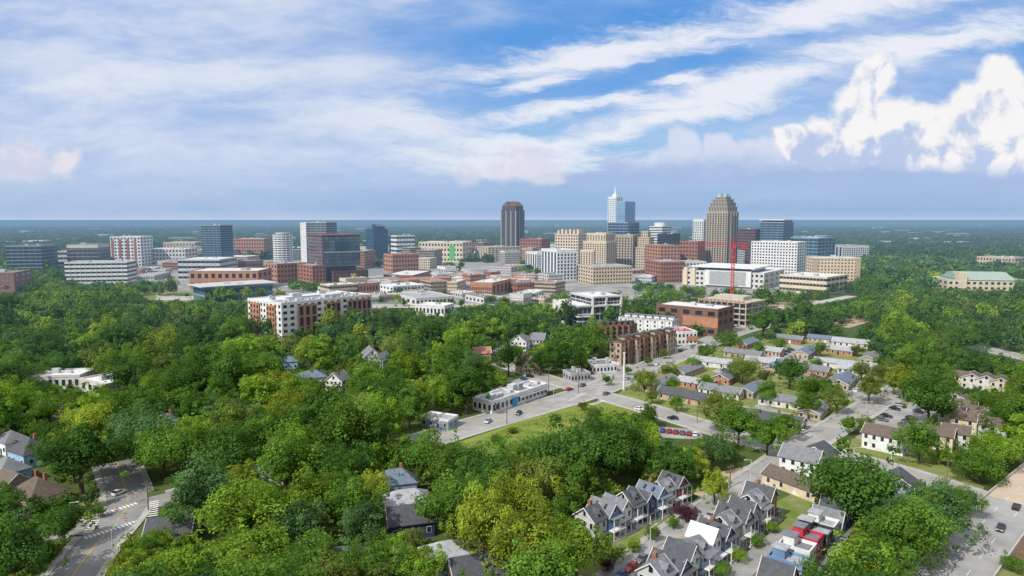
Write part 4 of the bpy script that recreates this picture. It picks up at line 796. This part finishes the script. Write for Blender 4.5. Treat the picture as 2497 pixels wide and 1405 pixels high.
for o,b,x,y in AUTO:
    px,py,_=pj(x,y,0); L=min(LM,key=lambda l:(l[1]-px)**2+((l[2]-py)*1.6)**2); dx,dy=px-L[1],(py-L[2])*1.6
    rel=('left of' if dx<0 else 'right of') if abs(dx)>abs(dy) else ('in front of' if dy>0 else 'behind')
    bk.setdefault((b,rel,L[0]),[]).append((dx*dx+dy*dy,o))
for (b,rel,l),v in bk.items():
    v.sort(key=lambda q:q[0])
    for i,(dd,o) in enumerate(v):
        s=f'{b} {rel} {l}'
        if len(v)>1: s+=', '+(ORD[i] if i<10 else 'farther off'); o['group']=f'{b} group {rel} {l}'
        o['label']=s
# ---------------- camera, sun, sky
cd=bpy.data.cameras.new('camera'); cd.sensor_width=36; cd.lens=36*F/2497; cd.clip_start=1; cd.clip_end=200000
co=bpy.data.objects.new('camera',cd); COL.objects.link(co); co.location=(0,0,H); co.rotation_euler=(math.pi/2-P,0,0); sc.camera=co
el_=rad(43); az=Vector((-.72,-.69,0)).normalized()
sd=bpy.data.lights.new('sun','SUN'); sd.energy=5.0; sd.angle=rad(.5); sd.color=(1,.955,.88); so=bpy.data.objects.new('sun',sd); COL.objects.link(so)
d=-(az*math.cos(el_)+Vector((0,0,math.sin(el_)))); so.rotation_euler=d.to_track_quat('-Z','Y').to_euler(); so.location=(0,0,500)
w=bpy.data.worlds.new('World'); sc.world=w; w.use_nodes=True; nt=w.node_tree; nt.nodes.clear()
sky=N(nt,'ShaderNodeTexSky',sky_type='NISHITA',sun_disc=False,sun_elevation=el_,sun_rotation=math.atan2(az.x,az.y)%(2*math.pi))
tc=N(nt,'ShaderNodeTexCoord').outputs['Generated']; sp=N(nt,'ShaderNodeSeparateXYZ',{0:tc})
yy=M(nt,'MAXIMUM',M(nt,'ABSOLUTE',sp.outputs[1]),.12); u=M(nt,'DIVIDE',sp.outputs[0],yy); s=M(nt,'DIVIDE',sp.outputs[2],yy)
p=N(nt,'ShaderNodeCombineXYZ',{0:u,1:s,2:0.}).outputs[0]
def US(px,py):
    uu=(px-CX)/F;v=(CY-py)/F;k=cP+v*sP; return uu/k,(-sP+v*cP)/k
def noise(scale,vec=None,sx=1.,sy=1.,rot=0.,det=6.,off=0.,out=0,ro=.55):
    mp=N(nt,'ShaderNodeMapping',{'Vector':vec or p,'Location':(off,off*.7,off*.3),'Rotation':(0,0,rot),'Scale':(sx,sy,1)})
    return N(nt,'ShaderNodeTexNoise',{'Vector':mp.outputs[0],'Scale':scale,'Detail':det,'Roughness':ro}).outputs[out]
def warp(vec,scale,amt,sx=1.,sy=1.,off=0.,det=4.):
    n=noise(scale,vec,sx,sy,off=off,out=1,det=det)
    q=N(nt,'ShaderNodeVectorMath',{0:n,1:(.5,.5,.5)},operation='SUBTRACT').outputs[0]
    return N(nt,'ShaderNodeVectorMath',{0:q,1:(amt,amt,0),2:vec},operation='MULTIPLY_ADD').outputs[0]
def field(vec,lst,sm=.25):
    acc=None
    for q in lst:
        cx,cy,rx,ry=q[:4]; a=q[4] if len(q)>4 else 0; c=US(cx,cy)
        mp=N(nt,'ShaderNodeMapping',{'Vector':vec,'Location':(c[0],c[1],0),'Rotation':(0,0,rad(a)),'Scale':(rx/F,ry/F,1)},vector_type='TEXTURE')
        l=N(nt,'ShaderNodeVectorMath',{0:mp.outputs[0]},operation='LENGTH').outputs['Value']
        acc=l if acc is None else N(nt,'ShaderNodeMath',{0:acc,1:l,2:sm},operation='SMOOTH_MIN').outputs[0]
    return acc
def ss(v,a,b): return N(nt,'ShaderNodeMapRange',{'Value':v,'From Min':a,'From Max':b,'To Min':0.,'To Max':1.},interpolation_type='SMOOTHSTEP').outputs[0]
rp=N(nt,'ShaderNodeValToRGB',{0:M(nt,'MULTIPLY',s,2.5,clamp=True)}); cr=rp.color_ramp
st=[(0,(.46,.61,.81)),(.01,(.37,.53,.76)),(.035,(.29,.47,.74)),(.14,(.33,.51,.79)),(.28,(.34,.56,.86)),(.48,(.115,.355,.79)),(.8,(.085,.31,.76)),(1,(.09,.29,.71))]
while len(cr.elements)<len(st): cr.elements.new(.5)
for e,(a,c) in zip(cr.elements,st): e.position=a; e.color=c4(c)
sc10=lambda c:N(nt,'ShaderNodeVectorMath',{0:c,'Scale':10.},operation='SCALE').outputs[0]
base=MIX(nt,.92,sky.outputs[0],sc10(rp.outputs[0]))
v1=noise(2.0,warp(p,3.,.10),1.,4.,.10,off=2.3,det=5.); v2=noise(4.,warp(p,4.,.08),1.,4.,-.08,off=7.1,det=6.,ro=.6)
left=ss(u,.08,-.28)
cov=M(nt,'ADD',M(nt,'MULTIPLY',left,.62),M(nt,'MULTIPLY',ss(u,.15,.6),.36))
vf=ss(M(nt,'ADD',M(nt,'ADD',M(nt,'MULTIPLY',v1,.6),M(nt,'MULTIPLY',v2,.4)),M(nt,'MULTIPLY',cov,.55)),.44,.92)
vc=MIX(nt,ss(v2,.32,.7),(4.3,5.6,8.2,1),(7.1,7.6,8.9,1))
vh=ss(s,.02,.12)
c1=MIX(nt,M(nt,'MULTIPLY',vf,M(nt,'MULTIPLY_ADD',vh,.62,.30)),base,vc)
q=warp(warp(p,4.,.07,1.,2.5,3.),14.,.024,1.,3.,9.)
SF=field(q,[(1600,95,660,46,9),(2050,20,520,46,11),(1300,190,130,26,8),(1390,262,340,28,6),(1650,203,90,22,0),(1240,345,280,34,-4),(2250,100,440,44,9),(1620,292,340,24,12),(450,200,380,60,2),(900,290,380,60,-8),(1250,390,420,40,0),(1800,220,460,44,14)])
sn=noise(7.,q,1.,6.,.16,off=4.4,det=8.,ro=.7)
sf=ss(M(nt,'ADD',M(nt,'SUBTRACT',1.,SF),M(nt,'MULTIPLY_ADD',sn,2.4,-1.2)),-.22,.85)
c2=MIX(nt,M(nt,'MULTIPLY',sf,M(nt,'MULTIPLY_ADD',left,-.4,.92)),c1,(8.6,8.8,9.4,1))
k=warp(warp(p,9.,.04,off=1.),34.,.02,off=5.)
# long blue-grey bank low on the right, then the bright towers rising from it
K1=field(k,[(1640,400,90,40),(1545,415,75,28),(1760,410,150,44),(1900,420,220,46),(2200,420,330,60),(1450,440,100,22),(1660,355,42,40),(2420,415,220,60),(1745,365,55,36),(1850,375,90,34),(2050,395,160,60),(2300,395,220,60)],.3)
e1=M(nt,'ADD',M(nt,'SUBTRACT',1.,K1),M(nt,'MULTIPLY_ADD',noise(22.,k,1,1.3,off=3.,ro=.62),.9,-.45))
f1=ss(e1,-.12,.25); lo=ss(s,US(0,500)[1],US(0,435)[1])
up=ss(M(nt,'ADD',s,M(nt,'MULTIPLY_ADD',noise(14.,k,1,1.5,off=2.),.07,-.035)),US(0,440)[1],US(0,355)[1])
c3=MIX(nt,M(nt,'MULTIPLY',M(nt,'MULTIPLY',f1,.9),lo),c2,MIX(nt,up,(3.9,5.1,7.7,1),(6.8,7.3,8.8,1)))
K2=field(k,[(2128,188,58,54),(2112,250,76,62),(2190,305,125,68),(2050,325,100,56),(1985,365,105,38),(1925,340,52,34),(2445,205,70,62),(2405,262,98,68),(2300,325,160,70),(2485,300,115,105),(2230,365,210,46),(2420,375,190,54),(2080,375,150,40)],.3)
n3=noise(20.,k,1,1.2,off=8.,det=9.,ro=.62)
e2=M(nt,'ADD',M(nt,'SUBTRACT',1.,K2),M(nt,'MULTIPLY_ADD',n3,.8,-.4))
f2=M(nt,'MULTIPLY',M(nt,'MULTIPLY',ss(e2,-.1,.28),.96),ss(s,US(0,452)[1],US(0,385)[1]))
nA=noise(13.,k,off=6.,det=8.); nB=noise(13.,N(nt,'ShaderNodeVectorMath',{0:k,1:(-.014,.014,0)},operation='ADD').outputs[0],off=6.,det=8.)
bil=M(nt,'MULTIPLY',M(nt,'SUBTRACT',nA,nB),5.0)
sh=ss(M(nt,'ADD',M(nt,'MULTIPLY',M(nt,'SUBTRACT',s,US(0,372)[1]),9.),M(nt,'ADD',bil,M(nt,'MULTIPLY_ADD',nA,1.6,-.8))),-.35,.6)
c4_=MIX(nt,f2,c3,MIX(nt,sh,(4.9,5.9,8.1,1),(9.5,9.3,9.3,1)))
K3=field(k,[(1290,395,80,44),(1225,418,60,32),(1150,428,52,28),(1330,420,60,28),(60,385,80,58),(150,395,60,36),(40,420,100,28)])
f3=ss(M(nt,'ADD',M(nt,'SUBTRACT',1.,K3),M(nt,'MULTIPLY_ADD',n3,1.2,-.6)),-.2,.65)
c5=MIX(nt,M(nt,'MULTIPLY',f3,.74),c4_,MIX(nt,sh,(7.0,7.0,8.3,1),(9.0,8.3,8.5,1)))
bg=N(nt,'ShaderNodeBackground',{'Color':c5,'Strength':.1})
# overhead and behind, unseen: bright white cover added to lift ambient fill
ov=MIX(nt,.8,sky.outputs[0],(9.0,9.4,10.2,1)); bg_fill=N(nt,'ShaderNodeBackground',{'Color':ov,'Strength':.1})
inside=M(nt,'MULTIPLY',M(nt,'GREATER_THAN',sp.outputs[1],.3),M(nt,'LESS_THAN',s,.55))
mxw=N(nt,'ShaderNodeMixShader',{0:inside,1:bg_fill.outputs[0],2:bg.outputs[0]})
ow=N(nt,'ShaderNodeOutputWorld'); nt.links.new(mxw.outputs[0],ow.inputs[0])
sc.view_settings.view_transform='Standard'; sc.view_settings.look='None'; sc.view_settings.exposure=0
print('trees',len(TREES),'objects',len(bpy.data.objects))
